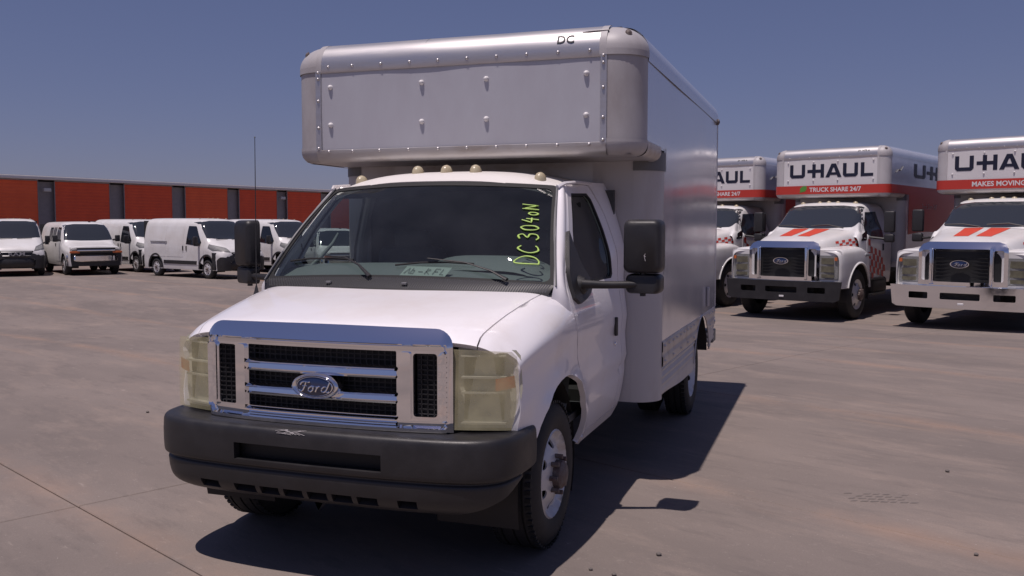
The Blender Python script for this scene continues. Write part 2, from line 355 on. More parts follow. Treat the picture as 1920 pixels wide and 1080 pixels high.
    ro = [(-B, zfl), (B, zfl)]+[(B-R+R*math.sin(a), zr+R*math.cos(a)) for a in np.linspace(math.pi/2, 0, 8)]+[(-B+R-R*math.sin(a), zr+R*math.cos(a)) for a in np.linspace(0, math.pi/2, 8)]
    par('rear_frame', cat(panel(ro, lambda q: np.c_[q[:, 0], np.full(len(q), yr+.003), q[:, 1]], step=.3, thick=-.07, flip=True), panel(ro, lambda q: np.c_[q[:, 0], np.full(len(q), yr+.07), q[:, 1]], step=.3, flip=True)), MT['boxw'])
    return base, xi, zr
def graphic(base, xs, z0, h, yf, f=None, ex=.003):
    "big lettering of polygons; xs=(x0,x1)"
    k = (xs[1]-xs[0])/BWW
    for p, hs in BW:
        P('letter', [(xs[0]+x*k, z0+z*h) for x, z in p], lambda q: np.c_[q[:, 0], np.full(len(q), yf), q[:, 1]], MT['navy'], base, step=.3, holes=[[(xs[0]+x*k, z0+z*h) for x, z in hh] for hh in hs])

# ------------------------------------------------------------ wheels
def wheel_parts(root, x, y, r, w_, rimr, side, dish, holes=6, lugs=8, hubr=.075, rear=False, prefix='wheel', zc=None, rimm='rim', detail=True):
    zc = r if zc is None else zc; s = side
    # tyre
    prof = [(-w_/2+.02, rimr-.005), (-w_/2+.004, rimr+.02), (-w_/2-.006, (rimr+r)/2), (-w_/2+.008, r-.035), (-w_/2+.03, r-.010), (-w_/2+.045, r)]
    for k in (-.25, 0, .25): prof += [(k*w_-.006, r), (k*w_-.004, r-.010), (k*w_+.004, r-.010), (k*w_+.006, r)] if detail else [(k*w_, r)]
    prof += [(w_/2-.045, r), (w_/2-.03, r-.010), (w_/2-.008, r-.035), (w_/2+.006, (rimr+r)/2), (w_/2-.004, rimr+.02), (w_/2-.02, rimr-.005)]
    t = O(prefix, lathe([(a*s, q) for a, q in prof], 48 if detail else 28), MT['tyre'], root, 50); t.location = (x, y, zc)
    # tread blocks: notches along shoulder (geometry)
    if detail:
        V = []; Fs = []
        for k in range(60):
            a = 2*math.pi*k/60
            for sg in (-1, 1):
                bx = box((sg*(w_/2-.030), 0, r-.006), (.030, .022, .012)); m_ = Matrix.Rotation(a, 3, 'X'); n0 = len(V)
                V += [tuple(m_@Vector(v)) for v in bx[0]]; Fs += [tuple(i+n0 for i in f) for f in bx[1]]
        k_ = O('tread', (V, Fs), MT['blackr'], t, 0); k_['kind'] = 'stuff'
    # rim: polar panel
    def prz(rad): return pchip([0, .3, .42, .62, .84, .93, 1.0], dish, rad/rimr)
    hl = [circ((rimr*.72*math.cos(2*math.pi*(i+.5)/holes), rimr*.72*math.sin(2*math.pi*(i+.5)/holes)), rimr*.13, 12) for i in range(holes)]
    f = lambda q: np.c_[s*prz(np.hypot(q[:, 0], q[:, 1])), q[:, 0], q[:, 1]]
    rm = P('rim', circ((0, 0), rimr, 40), f, MT[rimm], t, step=rimr/(9 if detail else 6), holes=hl if detail or holes < 7 else [], thick=.01, flip=s < 0)
    rm.location = (s*(w_/2-.012), 0, 0)
    hb = dish[0]
    g = [lathe([(hb-.01, hubr), (hb+.03, hubr*.95), (hb+.045, hubr*.7), (hb+.05, 0.001)], 20)]
    for k in range(lugs):
        a = 2*math.pi*k/lugs; g.append(lathe([(hb-.01, .013), (hb+.03, .012), (hb+.033, .001)], 6, c=(0, rimr*.42*math.cos(a), rimr*.42*math.sin(a))))
    h = O('hub', mapv(cat(*g), lambda X, Y, Z: (s*X, Y, Z)) if s > 0 else mirror_x(cat(*g)), MT['hub'], t); h.location = (s*(w_/2-.012), 0, 0)
    bk = O('brake_drum', lathe([(-.02, .001), (-.02, rimr*.9), (.0, rimr*.92)], 24), MT['under'], t); bk.location = (s*(w_/2-.07-abs(min(dish))), 0, 0)
    return t

# ------------------------------------------------------------ ground
def gz(x, y):
    d = (x-CAMP[0])*F_.x+(y-CAMP[1])*F_.y
    lt = (x-CAMP[0])*R_.x+(y-CAMP[1])*R_.y
    return -.24*float(sstep(11, 17.5, d))*(1-.42*float(sstep(0, 4, lt)))
gm = bpy.data.materials.new('worn_concrete'); gm.use_nodes = True; n = gm.node_tree; b = n.nodes['Principled BSDF']; L = n.links.new
ge = n.nodes.new('ShaderNodeNewGeometry'); mp = n.nodes.new('ShaderNodeMapping'); mp.vector_type = 'POINT'
mp.inputs['Rotation'].default_value = (0, 0, math.radians(25)); L(ge.outputs['Position'], mp.inputs[0])
def noise(scale, det, rough=.6, stretch=None):
    src = mp.outputs[0]
    if stretch:
        m2 = n.nodes.new('ShaderNodeMapping'); m2.inputs['Scale'].default_value = stretch; L(src, m2.inputs[0]); src = m2.outputs[0]
    t = n.nodes.new('ShaderNodeTexNoise'); t.inputs['Scale'].default_value = scale; t.inputs['Detail'].default_value = det; t.inputs['Roughness'].default_value = rough
    L(src, t.inputs[0]); return t.outputs[0]
def rng(src, a, b_, c=0., d=1.):
    r = n.nodes.new('ShaderNodeMapRange'); r.inputs[1].default_value = a; r.inputs[2].default_value = b_; r.inputs[3].default_value = c; r.inputs[4].default_value = d; L(src, r.inputs[0]); return r.outputs[0]
def mixc(fac, A, B_, mode='MIX'):
    x = n.nodes.new('ShaderNodeMix'); x.data_type = 'RGBA'; x.blend_type = mode
    if isinstance(fac, float): x.inputs[0].default_value = fac
    else: L(fac, x.inputs[0])
    for i, c in ((6, A), (7, B_)):
        if isinstance(c, tuple): x.inputs[i].default_value = (*c, 1)
        else: L(c, x.inputs[i])
    return x.outputs[2]
big = noise(.35, 6, .6, (.6, 1.4, 1)); c = mixc(rng(big, .38, .64), (.178,.150,.136), (.252,.209,.186))
c = mixc(rng(noise(1.1, 8, .72, (.55, 1.4, 1)), .5, .70, 0, .9), c, (.300,.240,.205))
c = mixc(rng(noise(2.6, 9, .75, (.5, 1.8, 1)), .48, .30, 0, .8), c, (.150,.128,.118))
c = mixc(rng(noise(.8, 5, .6, (.3, 2.2, 1)), .60, .74, 0, .6), c, (.33,.24,.185))
c = mixc(rng(noise(38, 4, .7), .66, .76, 0, .5), c, (.36,.31,.28))
c = mixc(rng(noise(90, 3, .7), .3, .7, .0, .28), c, (.12,.10,.09))
c = mixc(rng(noise(7, 6, .7, (.4, 1.5, 1)), .64, .74, 0, .55), c, (.38,.32,.28))
sx = n.nodes.new('ShaderNodeSeparateXYZ'); L(mp.outputs[0], sx.inputs[0])
def mth(op, a, b2=None):
    k = n.nodes.new('ShaderNodeMath'); k.operation = op
    for i, v in enumerate((a, b2)):
        if v is None: continue
        if isinstance(v, (int, float)): k.inputs[i].default_value = v
        else: L(v, k.inputs[i])
    return k.outputs[0]
wob = mth('MULTIPLY', mth('SUBTRACT', noise(1.3, 4, .6), .5), .25)
fr_ = mth('FRACT', mth('DIVIDE', mth('SUBTRACT', sx.outputs[1], 1.809-2880.), 2.88))
dj = mth('MULTIPLY', mth('MINIMUM', fr_, mth('SUBTRACT', 1.0, fr_)), 2.88)
st_ = mth('MULTIPLY', rng(mth('ADD', dj, wob), .0, .22, 1, 0), rng(noise(.9, 6, .7), .40, .60, .1, .9))
c = mixc(mth('MULTIPLY', st_, .6), c, (.33,.225,.17))
# thin hairline scuffs and pale scrapes
c = mixc(rng(noise(3.2, 5, .6, (.5, 2.0, 1)), .68, .76, 0, .55), c, (.40,.34,.30))
c = mixc(rng(noise(5.0, 8, .8), .70, .78, 0, .5), c, (.42,.30,.23))
c = mixc(rng(noise(14, 6, .75), .58, .72, 0, .35), c, (.34,.29,.26))
c = mixc(rng(noise(22, 6, .8), .40, .28, 0, .45), c, (.10,.085,.078))
c = mixc(rng(noise(60, 2, .5), .72, .78, 0, .7), c, (.46,.42,.38))
L(c, b.inputs['Base Color']); b.inputs['Roughness'].default_value = .82; b.inputs['Specular IOR Level'].default_value = .3
bp = n.nodes.new('ShaderNodeBump'); bp.inputs['Strength'].default_value = .35; bp.inputs['Distance'].default_value = .006
L(noise(45, 6, .7), bp.inputs['Height']); L(bp.outputs[0], b.inputs['Normal'])
# base sheet under the slabs, reaching the horizon
ua = np.array([-1500, -600, -250, -120, -60]+list(np.arange(-36, 37, 2.0))+[60, 120, 250, 600, 1500])
G = grid(lambda u, v: (u, v, gz(u, v)-.022), ua, ua+10)
base_g = O('ground', G, MT['seal'], None, 60); base_g['kind'] = 'structure'
# outer dry ground sheets beyond the slab field
rot = math.radians(-25.0); ca, sa = math.cos(rot), math.sin(rot)
SX, SY, A0 = 11.2, 2.88, -1.6
def slab_xy(a, b_): # slab frame -> world
    return a*ca-b_*sa, a*sa+b_*ca
off = 1.809
rnd = random.Random(4)
def slab(i, j, ni=1, nj=1, gap=.010):
    a0, a1 = i*SX+gap*.5+A0, (i+ni)*SX-gap*.5+A0; b0, b1 = off+j*SY+gap*.5, off+(j+nj)*SY-gap*.5
    ka = max(2, int((a1-a0)/1.4)); kb = max(2, int((b1-b0)/1.4))
    if ni > 8: ka, kb = 60, 40
    e = .006
    A_ = np.r_[a0, a0+e, np.linspace(a0, a1, ka+1)[1:-1], a1-e, a1]; B_ = np.r_[b0, b0+e, np.linspace(b0, b1, kb+1)[1:-1], b1-e, b1]
    dz = 0.
    V = []
    for q in B_:
        for p in A_:
            x, y = slab_xy(p, q); ed = (p in (a0, a1)) or (q in (b0, b1)); V.append((x, y, gz(x, y)+dz-(.006 if ed else 0)))
    k = len(A_); Fs = [(r*k+c_, r*k+c_+1, (r+1)*k+c_+1, (r+1)*k+c_) for r in range(len(B_)-1) for c_ in range(k-1)]
    # skirts
    per = [c_ for c_ in range(k)]+[r*k+k-1 for r in range(1, len(B_))]+[(len(B_)-1)*k+c_ for c_ in range(k-2, -1, -1)]+[r*k for r in range(len(B_)-2, 0, -1)]
    s0 = len(V); V += [(V[q][0], V[q][1], V[q][2]-.03) for q in per]; m_ = len(per)
    Fs += [(per[q], s0+q, s0+(q+1) % m_, per[(q+1) % m_]) for q in range(m_)]
    o = O('concrete_slab', (V, Fs), gm, base_g, 30); return o
for j in range(-4, 10):
    for i in range(-3, 3):
        x, y = slab_xy((i+.5)*SX+A0, off+(j+.5)*SY); dx, dy = x-CAMP[0], y-CAMP[1]
        dd = dx*F_.x+dy*F_.y; lat = dx*R_.x+dy*R_.y
        if dd < -3 or dd > 34: continue
        slab(i, j)
covered = [(i, j) for j in range(-4, 10) for i in range(-3, 3) if -3 <= ((slab_xy((i+.5)*SX+A0, off+(j+.5)*SY)[0]-CAMP[0])*F_.x+(slab_xy((i+.5)*SX+A0, off+(j+.5)*SY)[1]-CAMP[1])*F_.y) <= 34]
cs = set(covered)
# remaining pavement: one sheet of the same concrete 4 mm below the slab tops, round the slab field
V = []; Fs = []
ea = np.r_[-1500, -500, -150, np.arange(-60, 61, 3.0), 150, 500, 1500]; eb = ea+20
V = [(x, y, gz(x, y)-.010) for y in eb for x in ea]; k = len(ea)
Fs = [(r*k+c_, r*k+c_+1, (r+1)*k+c_+1, (r+1)*k+c_) for r in range(len(eb)-1) for c_ in range(k-1)]
def in_field(x, y):
    # inverse rotation
    a = x*ca+y*sa; b_ = -x*sa+y*ca; return (int(math.floor((a-A0)/SX)), int(math.floor((b_-off)/SY))) in cs
keep = []
for f in Fs:
    pts = [V[q] for q in f]; cx = sum(p[0] for p in pts)/4; cy2 = sum(p[1] for p in pts)/4
    if all(in_field(p[0], p[1]) for p in pts) and in_field(cx, cy2): continue
    keep.append(f)
pv = O('pavement', (V, keep), gm, None, 60); pv['kind'] = 'structure'
# tread print left on the concrete at the right
V = []; Fs = []
for i in range(7):
    for j in range(4):
        a = 2.33+i*.055-j*.012; b_ = 1.30+j*.05+i*.012
        if rnd.random() < .2: continue
        wdt = .030+.012*rnd.random(); V += [(a, b_, .0015), (a+wdt, b_+.012, .0015), (a+wdt+.012, b_+.036, .0015), (a+.012, b_+.026, .0015)]; k = len(V); Fs.append((k-4, k-3, k-2, k-1))
tm = O('tyre_mark', (V, Fs), mat('rubber_smudge', (.135, .115, .105), .85, col2=(.19, .16, .145), scale=25), base_g, 0); tm['kind'] = 'stuff'
# pebbles and debris
for k, (x, y, r) in enumerate([(1.42, .03, .012), (1.27, -.30, .010), (2.9, .55, .010), (2.95, 2.2, .012), (-3.4, 2.0, .012), (-1.6, 1.0, .010), (3.4, 1.6, .009), (1.15, -.27, .009)]):
    vf = lathe([(-r*.8, .001), (-r*.4, r*.9), (r*.2, r), (r*.7, r*.5), (r*.75, .001)], 7, 'z')
    vf = ([(p[0]*(1+.3*rnd.random()), p[1]*(1+.3*rnd.random()), p[2]) for p in vf[0]], vf[1])
    lab = ['small rounded pebble lying on the pavement just right of the mirror shadow', 'tiny pebble near the bottom edge below the mirror shadow', 'tiny dark pebble lying near the sandy joint at the lower right corner', 'lone pebble on open concrete right of the truck shadow',
           'tiny pebble on open concrete at the left, farthest from the truck', 'tiny pebble on the concrete left of the bumper', 'small pebble on open concrete at the far right of the photo', 'tiny pebble close to the bottom edge, nearest the front tyre shadow'][k]
    o = O('pebble', vf, MT['stone'], None, 60); o.location = (x, y, r*.75+gz(x, y)); o['label'] = lab; o['category'] = 'pebble'; o['group'] = 'pebbles lying on the concrete'

# ------------------------------------------------------------ the white moving truck
T = thing('moving_truck', 'white moving truck in the foreground with plain silver box, green writing on its windscreen', 'moving truck')
WB, WR = 3.56, .371
SZ = [.40, .50, .60, .72, .79, .86, .95, 1.05, 1.15, 1.25, 1.31, 1.5, 1.7, 1.86, 1.95]
SW = [.865, .905, .925, .940, .951, .944, .940, .950, .940, .915, .893, .852, .797, .738, .685]
def Sx(y, z):
    y = np.asarray(y, float); z = np.asarray(z, float)
    o = pchip(SZ, SW, z)-.05*np.clip((.2-y)/.82, 0, 1)**2+.075*sstep(.95, 1.43, y)*sstep(1.15, 1.5, z)
    # lip round the wheel arch
    r = np.hypot(y, z-WR); o = o+.022*np.exp(-((r-.47)/.06)**2)*sstep(.1, .45, z)
    o = o-.017*np.exp(-((z-.735)/.020)**2)*sstep(.42, .6, y)   # crease along the door
    return o
def yF(x): return -.765+.135*(np.abs(np.asarray(x, float))/.9)**2.6
def nose_pts(y):
    a = float(np.clip((y+.70)/.80, 0, 1))
    zc = float(pchip([-.80, -.72, -.6, -.4, -.2, 0, .2], [1.145, 1.165, 1.195, 1.237, 1.272, 1.303, 1.320], y))
    dz = [0, .003+.002*(1-a), .011+.010*(1-a), .022+.026*(1-a), .055+.040*(1-a), .135+.045*(1-a)]
    k = float(Sx(y, 1.05))/.952
    zF = zc-dz[5]
    pts = [(0, zc), (.35*k, zc-dz[1]), (.60*k, zc-dz[2]), (.765*k, zc-dz[3]), (.862*k, zc-dz[4]), (float(Sx(y, zF))-.005, zF)]
    for i in range(1, 9):
        z = zF+(.42-zF)*i/8; pts.append((float(Sx(y, z)), z))
    return pts
YS = np.concatenate([np.arange(-.84, -.55, .03), np.arange(-.54, .46, .05)])
NPT = np.array([nose_pts(y) for y in YS])   # (ny,14,2)
def nose(q, lip=True):
    s = np.abs(q[:, 0]); sg = np.sign(q[:, 0]); y = q[:, 1]
    fi = np.interp(y, YS, np.arange(len(YS))); i0 = np.clip(fi.astype(int), 0, len(YS)-2); ft = fi-i0
    s = np.clip(s, 0, 12.999)
    # smooth Catmull-Rom in s on the linear-in-y control points
    j = s.astype(int); t = (s-j)[:, None]
    CP = NPT[i0]*(1-ft)[:, None, None]+NPT[i0+1]*ft[:, None, None]
    def g(k):
        m = k < 0; kk = np.where(m, -k, k); kk = np.clip(kk, 0, 13); r = CP[np.arange(len(s)), kk].copy(); r[m, 0] *= -1; return r
    p0, p1, p2, p3 = g(j-1), g(j), g(j+1), g(j+2)
    R = .5*((2*p1)+(-p0+p2)*t+(2*p0-5*p1+4*p2-p3)*t**2+(-p0+3*p1-3*p2+p3)*t**3)
    x, z = R[:, 0], R[:, 1]
    if lip:
        d = y-(yF(x)+.012); z = z-.030*np.clip((.07-d)/.07, 0, 1.2)**2*(s < 5.5)
    # wheel arch lip
    return np.c_[sg*x, y, z]
def s_of(y, z=None, x=None):
    "invert section parameter for a given z (side) or x (top)"
    ss = np.linspace(0, 12.9, 400); p = nose(np.c_[ss, np.full(400, y)], lip=False)
    if z is not None:
        k = ss > 3.3; return float(np.interp(-z, -p[k, 2], ss[k]))
    k = ss < 5; return float(np.interp(x, p[k, 0], ss[k]))
# hood
def yback(x): return -.075+.13*(np.asarray(x)/.8)**2
cut = [(s_of(y, x=xx), y) for y, xx in [(.045, .800), (-.05, .790), (-.2, .772), (-.35, .757), (-.5, .745), (-.6, .738), (-.672, .735)]]
sf = cut[-1][0]
front = [(s, float(yF(nose(np.array([[s, -.7]]), False)[0, 0]))+.012) for s in np.linspace(sf, -sf, 25)]
back = [(-s, float(yback(nose(np.array([[s, 0.]]), False)[0, 0]))) for s in np.linspace(cut[0][0], -cut[0][0], 13)]
poly = [(s-.03, y) for s, y in cut]+front+[(-s+.03, y) for s, y in cut[::-1]]+back[1:-1]
P('hood', poly, nose, MT['white'], T, step=(.16, .045), thick=.03)
# fenders
arch = [(WR+0, 0)]
def fender_poly():
    r = .475; pts = []
    up = [(s+.03, y) for s, y in cut]            # rear to front along the hood cut
    pts += up
    for s in np.linspace(sf+.15, 3.95, 4): pts.append((s, float(yF(nose(np.array([[s, -.66]]), False)[0, 0]))+.012))
    for y, z in [(-.606, 1.074), (-.586, 1.04), (-.576, .93), (-.576, .88), (-.582, .80), (-.59, .735), (-.59, .70)]: pts.append((s_of(y, z=z), y))
    # to arch
    pts.append((s_of(-.47, z=.62), -.47))
    for a in np.linspace(148, -16, 22):
        y = -r*math.cos(math.radians(180-a)) if False else r*math.cos(math.radians(a)); z = WR+r*1.06*math.sin(math.radians(a))
        if y < -.46 and z < .62: continue
        pts.append((s_of(y, z=z), y))
    for y, z in [(.475, .50), (.315, .50)][0:0]: pass
    return pts, r
pts, ra = fender_poly()
# rear lower: the arch ends inside the door area; clip with the door front edge
def dfe(z): return float(pchip([.42, .60, .73, .90, 1.1, 1.25, 1.36, 1.5, 1.75, 1.87], [.50, .47, .36, .26, .205, .175, .22, .36, .60, .72], z))
pts = [p for p in pts if not (p[1] > dfe(nose(np.array([p]), False)[0, 2])-.01 and p[0] > 6)]
zl = nose(np.array([pts[-1]]), False)[0, 2]
rear = [(s_of(dfe(z)-.006, z=z), dfe(z)-.006) for z in np.linspace(zl+.01, 1.20, 14)]
top = [(5.3, .20), (4.6, .20), (4.2, .20), (3.8, .19), (3.5, .13)]
fpoly = pts+rear+top
for sg in (1, -1):
    P('fender', [(sg*s, y) for s, y in fpoly], nose, MT['white'], T, step=(.2, .04), thick=.03)
# door and rear cab side, built on the side surface
def side(q, sg=1, off=0.): return np.c_[sg*(Sx(q[:, 0], q[:, 1])+off), q[:, 0], q[:, 1]]
door_front = [(dfe(z)+.007, z) for z in np.linspace(.47, 1.87, 26)]
door = [(.50, .47)]+[p for p in door_front if True][1:]+[(1.0, 1.885), (1.14, 1.87), (1.22, 1.70), (1.27, 1.45), (1.285, 1.20), (1.29, .9), (1.28, .60), (1.24, .47)]
door = [p for p in door if (math.hypot(p[0], p[1]-WR) > .505)]
arc = [(ra*math.cos(math.radians(a))*1.0+0, WR+ra*1.06*math.sin(math.radians(a))) for a in (8, 15, 22, 29, 36)]
win = [(.40, 1.325), (.43, 1.42), (.55, 1.60), (.70, 1.765), (.76, 1.815), (1.08, 1.825), (1.115, 1.79), (1.16, 1.60), (1.185, 1.42), (1.19, 1.33), (1.16, 1.305), (.45, 1.30)]
rear_side = [(1.252, .47), (1.42, .50), (1.43, .70), (1.43, 1.90), (1.155, 1.895), (1.231, 1.70), (1.281, 1.45), (1.296, 1.20), (1.301, .9), (1.291, .60)]
rocker = [(.475, .455), (.53, .40), (1.36, .40), (1.42, .46), (1.42, .495), (1.29, .464), (1.24, .464), (.52, .464)]
for sg in (1, -1):
    f = lambda q, s=sg: side(q, s); fl = sg < 0
    d = P('door', door, f, MT['white'], T, step=.045, holes=[win], thick=.03, flip=fl)
    P('window_glass', [(a+(.006 if a < .8 else -.006)*0, b_) for a, b_ in win], lambda q, s=sg: side(q, s, -.014), MT['sglass'], d, step=.06, flip=fl)
    # window seal ring
    wc = np.mean(win, 0); inn = [tuple(np.array(p)+(wc-np.array(p))*.05) for p in win]
    P('window_seal', [tuple(np.array(p)+(wc-np.array(p))*-.012) for p in win], lambda q, s=sg: side(q, s, -.002), MT['blackr'], d, step=.05, holes=[inn], thick=.012, flip=fl)
    P('rear_side_panel', rear_side, f, MT['white'], T, step=.05, thick=.02, flip=fl)
    P('rocker_panel', rocker, f, MT['white'], T, step=.05, thick=.02, flip=fl)
    vf = box((.955, 1.10, 1.01), (.018, .035, .115), .006); O('door_handle', vf if sg > 0 else mirror_x(vf), MT['black'], d)
    vf = lathe([(0, .001), (.006, .010), (0, .012)], 10, 'x', (.950, 1.10, .905)); O('door_lock', vf if sg > 0 else mirror_x(vf), MT['chromeworn'], d)
# windscreen surface
def W(q, off=0.):
    u, t = q[:, 0], q[:, 1]; hw = .868+(.712-.868)*t
    yb = .0+.085*u**2; zb_ = 1.335-.028*u**2; yt = .50+.135*u**2; zt_ = 1.880-.026*u**2
    y = yb+(yt-yb)*t-.025*np.sin(math.pi*t)-off*.72; z = zb_+(zt_-zb_)*t+.018*np.sin(math.pi*t)+off*.69
    return np.c_[u*hw, y, z]
P('windscreen', rrect(-.985, .985, .015, .985, .04), lambda q: W(q, -.004), MT['glass'], T, step=(.07, .07))
P('windscreen_seal', rrect(-1.0, 1.0, 0., 1.0, .035), W, MT['blackr'], T, step=(.05, .05), holes=[rrect(-.968, .968, .045, .955, .05)], thick=.008)
for sg in (1, -1): O('windscreen_trim', tube([tuple(W(np.array([[sg*1.0, t]]), .006)[0]) for t in np.linspace(.01, .99, 14)], .007, 6), MT['grey'], T, 60)
# header above the glass and roof
def roofz(x, yy): return pchip([.40, .50, .53, .60, .72, .9, 1.2, 1.6], [1.84, 1.885, 1.910, 1.932, 1.948, 1.960, 1.966, 1.966], yy)-.085*(np.abs(x)/.73)**3.2
def roof(q): 
    sh = .135*(q[:, 0]/.72)**2*(1-sstep(.6, 1.2, q[:, 1])); return np.c_[q[:, 0], q[:, 1]+sh*0, roofz(q[:, 0], q[:, 1]-sh)]
hd = [(x, .498+.135*(x/.72)**2) for x in np.linspace(-.73, .73, 19)]
P('roof', hd+[(.742, .9), (.742, 1.44), (-.742, 1.44), (-.742, .9)], roof, MT['roofw'], T, step=(.06, .05), thick=.02)
for sg in (1, -1):
    # A pillar between glass edge and door edge
    def pil(u, v, s=sg):
        v0 = max(v, 0.); a = W(np.array([[1.0, v0]]))[0]; a = a+np.array([.16, -.35, -.62])*min(v, 0.); a[2] += min(v, 0)*.0; a = a if v >= 0 else W(np.array([[1.0, 0.]]))[0]+np.array([-.25*v*-1*.2, .10*v, .55*v]); z = 1.20+(1.868-1.20)*v; y = dfe(z)-.002; bx = float(Sx(y, z)); bb = np.array([bx, y, z])
        p = a+(bb-a)*u; nrm = np.array([.75, -.6, .25]); p = p+nrm*.022*math.sin(math.pi*min(max(u, 0)*1.15, 1)); return (s*p[0], p[1], p[2])
    O('a_pillar', grid(pil, np.linspace(-.12, 1, 8), np.r_[-.13, -.07, np.linspace(0, 1, 16)]), MT['white'], T, 60)
    dr = [(sg*(.735+.012), .66, 1.868), (sg*.75, .9, 1.885), (sg*.755, 1.2, 1.888), (sg*.77, 1.43, 1.885)]
    O('drip_rail', tube([(sg*.722, .60, 1.845)]+dr, .011, 6), MT['white'], T)
    cp = lambda u, v, s=sg: (s*(.80+.085*u), .045+.055*u+.10*v*u+.03*v, 1.275-.035*u*u+.04*v*(1-u*.7))
# black cowl with slats between hood and glass
def cowl(q): # u in -1..1, v 0..1
    u, v = q[:, 0], q[:, 1]; a = np.c_[u*.835, -.095+.15*u**2, 1.283-.012*u**2]; b_ = W(np.c_[u*.998, np.full(len(u), .02)], .004)
    p = a+(b_-a)*v[:, None]; p[:, 2] += .006*np.sin(math.pi*v); return p
P('cowl', [(-1, 0), (1, 0), (1, 1), (-1, 1)], cowl, MT['black'], T, step=(.06, .2))
V = []; Fs = []
for k in range(-64, 65):
    u = k/66.
    p = cowl(np.array([[u, .12], [u, .92], [u+.004, .92], [u+.004, .12]]))+np.array([[0, 0, .002], [0, 0, .002], [0, 0, .009], [0, 0, .009]]); i = len(V)
    V += [tuple(x) for x in p]; V += [(x[0]+.003, x[1], x[2]-.008) for x in p[2:4]]
    Fs += [(i, i+1, i+2, i+3), (i+3, i+2, i+4, i+5)]
co = O('cowl_slats', (V, Fs), MT['grey'], T, 0); co['kind'] = 'stuff'
for u in (-.45, .10):
    c_ = cowl(np.array([[u, .35]]))[0]; O('washer_nozzle', box((c_[0], c_[1], c_[2]+.012), (.030, .02, .014), .004), MT['grey'], T)
# wipers
def on_w(u, t, off=.018): return tuple(W(np.array([[u, t]]), off)[0])
for pts_, arm in (([(-.86, .17), (-.70, .185), (-.5, .18), (-.34, .165)], [(-.56, .185), (-.40, .17), (-.27, .10), (-.16, .0)]),
                  ([(-.02, .12), (.15, .145), (.33, .155), (.50, .15)], [(.20, .165), (.45, .14), (.62, .08), (.72, .015)])):
    wp = O('wiper_blade', tube([on_w(*p, .012) for p in pts_], .006, 6), MT['blackr'], T)
    a = [on_w(*p, .03) for p in arm]; O('wiper_arm', tube(a, [.005, .006, .009, .015], 8, flat=.6), MT['bumper'], wp)
def smooth(pts, k=5):
    p = [np.array(q, float) for q in pts]
    if len(p) < 3: return [tuple(q) for q in p]
    p = [2*p[0]-p[1]]+p+[2*p[-1]-p[-2]]; out = []
    for i in range(1, len(p)-2):
        for j in range(k):
            t = j/k; out.append(tuple(.5*((2*p[i])+(-p[i-1]+p[i+1])*t+(2*p[i-1]-5*p[i]+4*p[i+1]-p[i+2])*t*t+(-p[i-1]+3*p[i]-3*p[i+1]+p[i+2])*t**3)))
    out.append(tuple(p[-2])); return out
# green paint-marker writing, reading bottom to top
def stroke(ch):
    S_ = {'D': [[(0,0),(0,1),(.35,.95),(.62,.6),(.55,.2),(.25,0),(-.03,.02)]], 'C': [[(.60,.85),(.35,1),(.08,.7),(.02,.35),(.2,.03),(.5,.05),(.62,.15)]],
          '3': [[(.05,.92),(.35,1),(.5,.78),(.2,.55),(.52,.42),(.5,.1),(.2,0),(.0,.12)]], '0': [[(.3,1),(.03,.75),(.05,.25),(.28,0),(.52,.25),(.5,.75),(.3,1)]],
          '4': [[(.30,1),(.02,.42),(.58,.42)],[(.48,.75),(.40,0)]], 'o': [[(.25,.75),(.05,.5),(.08,.2),(.28,.05),(.45,.3),(.42,.6),(.25,.75)]], 'N': [[(0,0),(.06,1),(.50,.08),(.60,1.05)]]}
    return S_[ch]
g = []
tcur = .185
for ch, hgt, wd in (('D', .125, .105), ('C', .115, .105), (' ', 0, .03), ('3', .115, .10), ('0', .105, .085), ('4', .10, .085), ('o', .085, .07), ('N', .10, .09)):
    if ch != ' ':
        for st_ in stroke(ch):
            st2 = smooth([(p[0]*1.4, p[1]) for p in st_], 5) if ch not in '4N' else dens([(p[0]*1.4, p[1]) for p in st_], .22, False)
            pts_ = []
            for (a, b_) in st2:
                a /= 1.4; t_ = tcur+a*wd*.96; u_ = .905-.03*(tcur)-b_*hgt/.80*.92-.0
                pts_.append(on_w(u_, t_, .003))
            g.append(tube(pts_, [.0068*(1-.35*abs(math.sin(7*q_/len(pts_)+tcur*30))) for q_ in range(len(pts_))], 6, flat=.7))
    tcur += wd*.89
O('marker_writing', cat(*g), MT['marker'], T)
# clearance lights
for x in (-.583, -.188, 0, .188, .583):
    z = float(roofz(x, .70-.135*(x/.72)**2*.9)); m_ = lathe([(-.012, .040), (.0, .039), (.018, .036), (.034, .026), (.042, .012), (.044, .001)], 18, 'z')
    m_ = ([(p[0]*.88+x, p[1]*1.25+.70+.02*(abs(x) > .5), p[2]+z) for p in m_[0]], m_[1]); c_ = O('roof_marker_light', m_, MT['markerl'], T, 60)
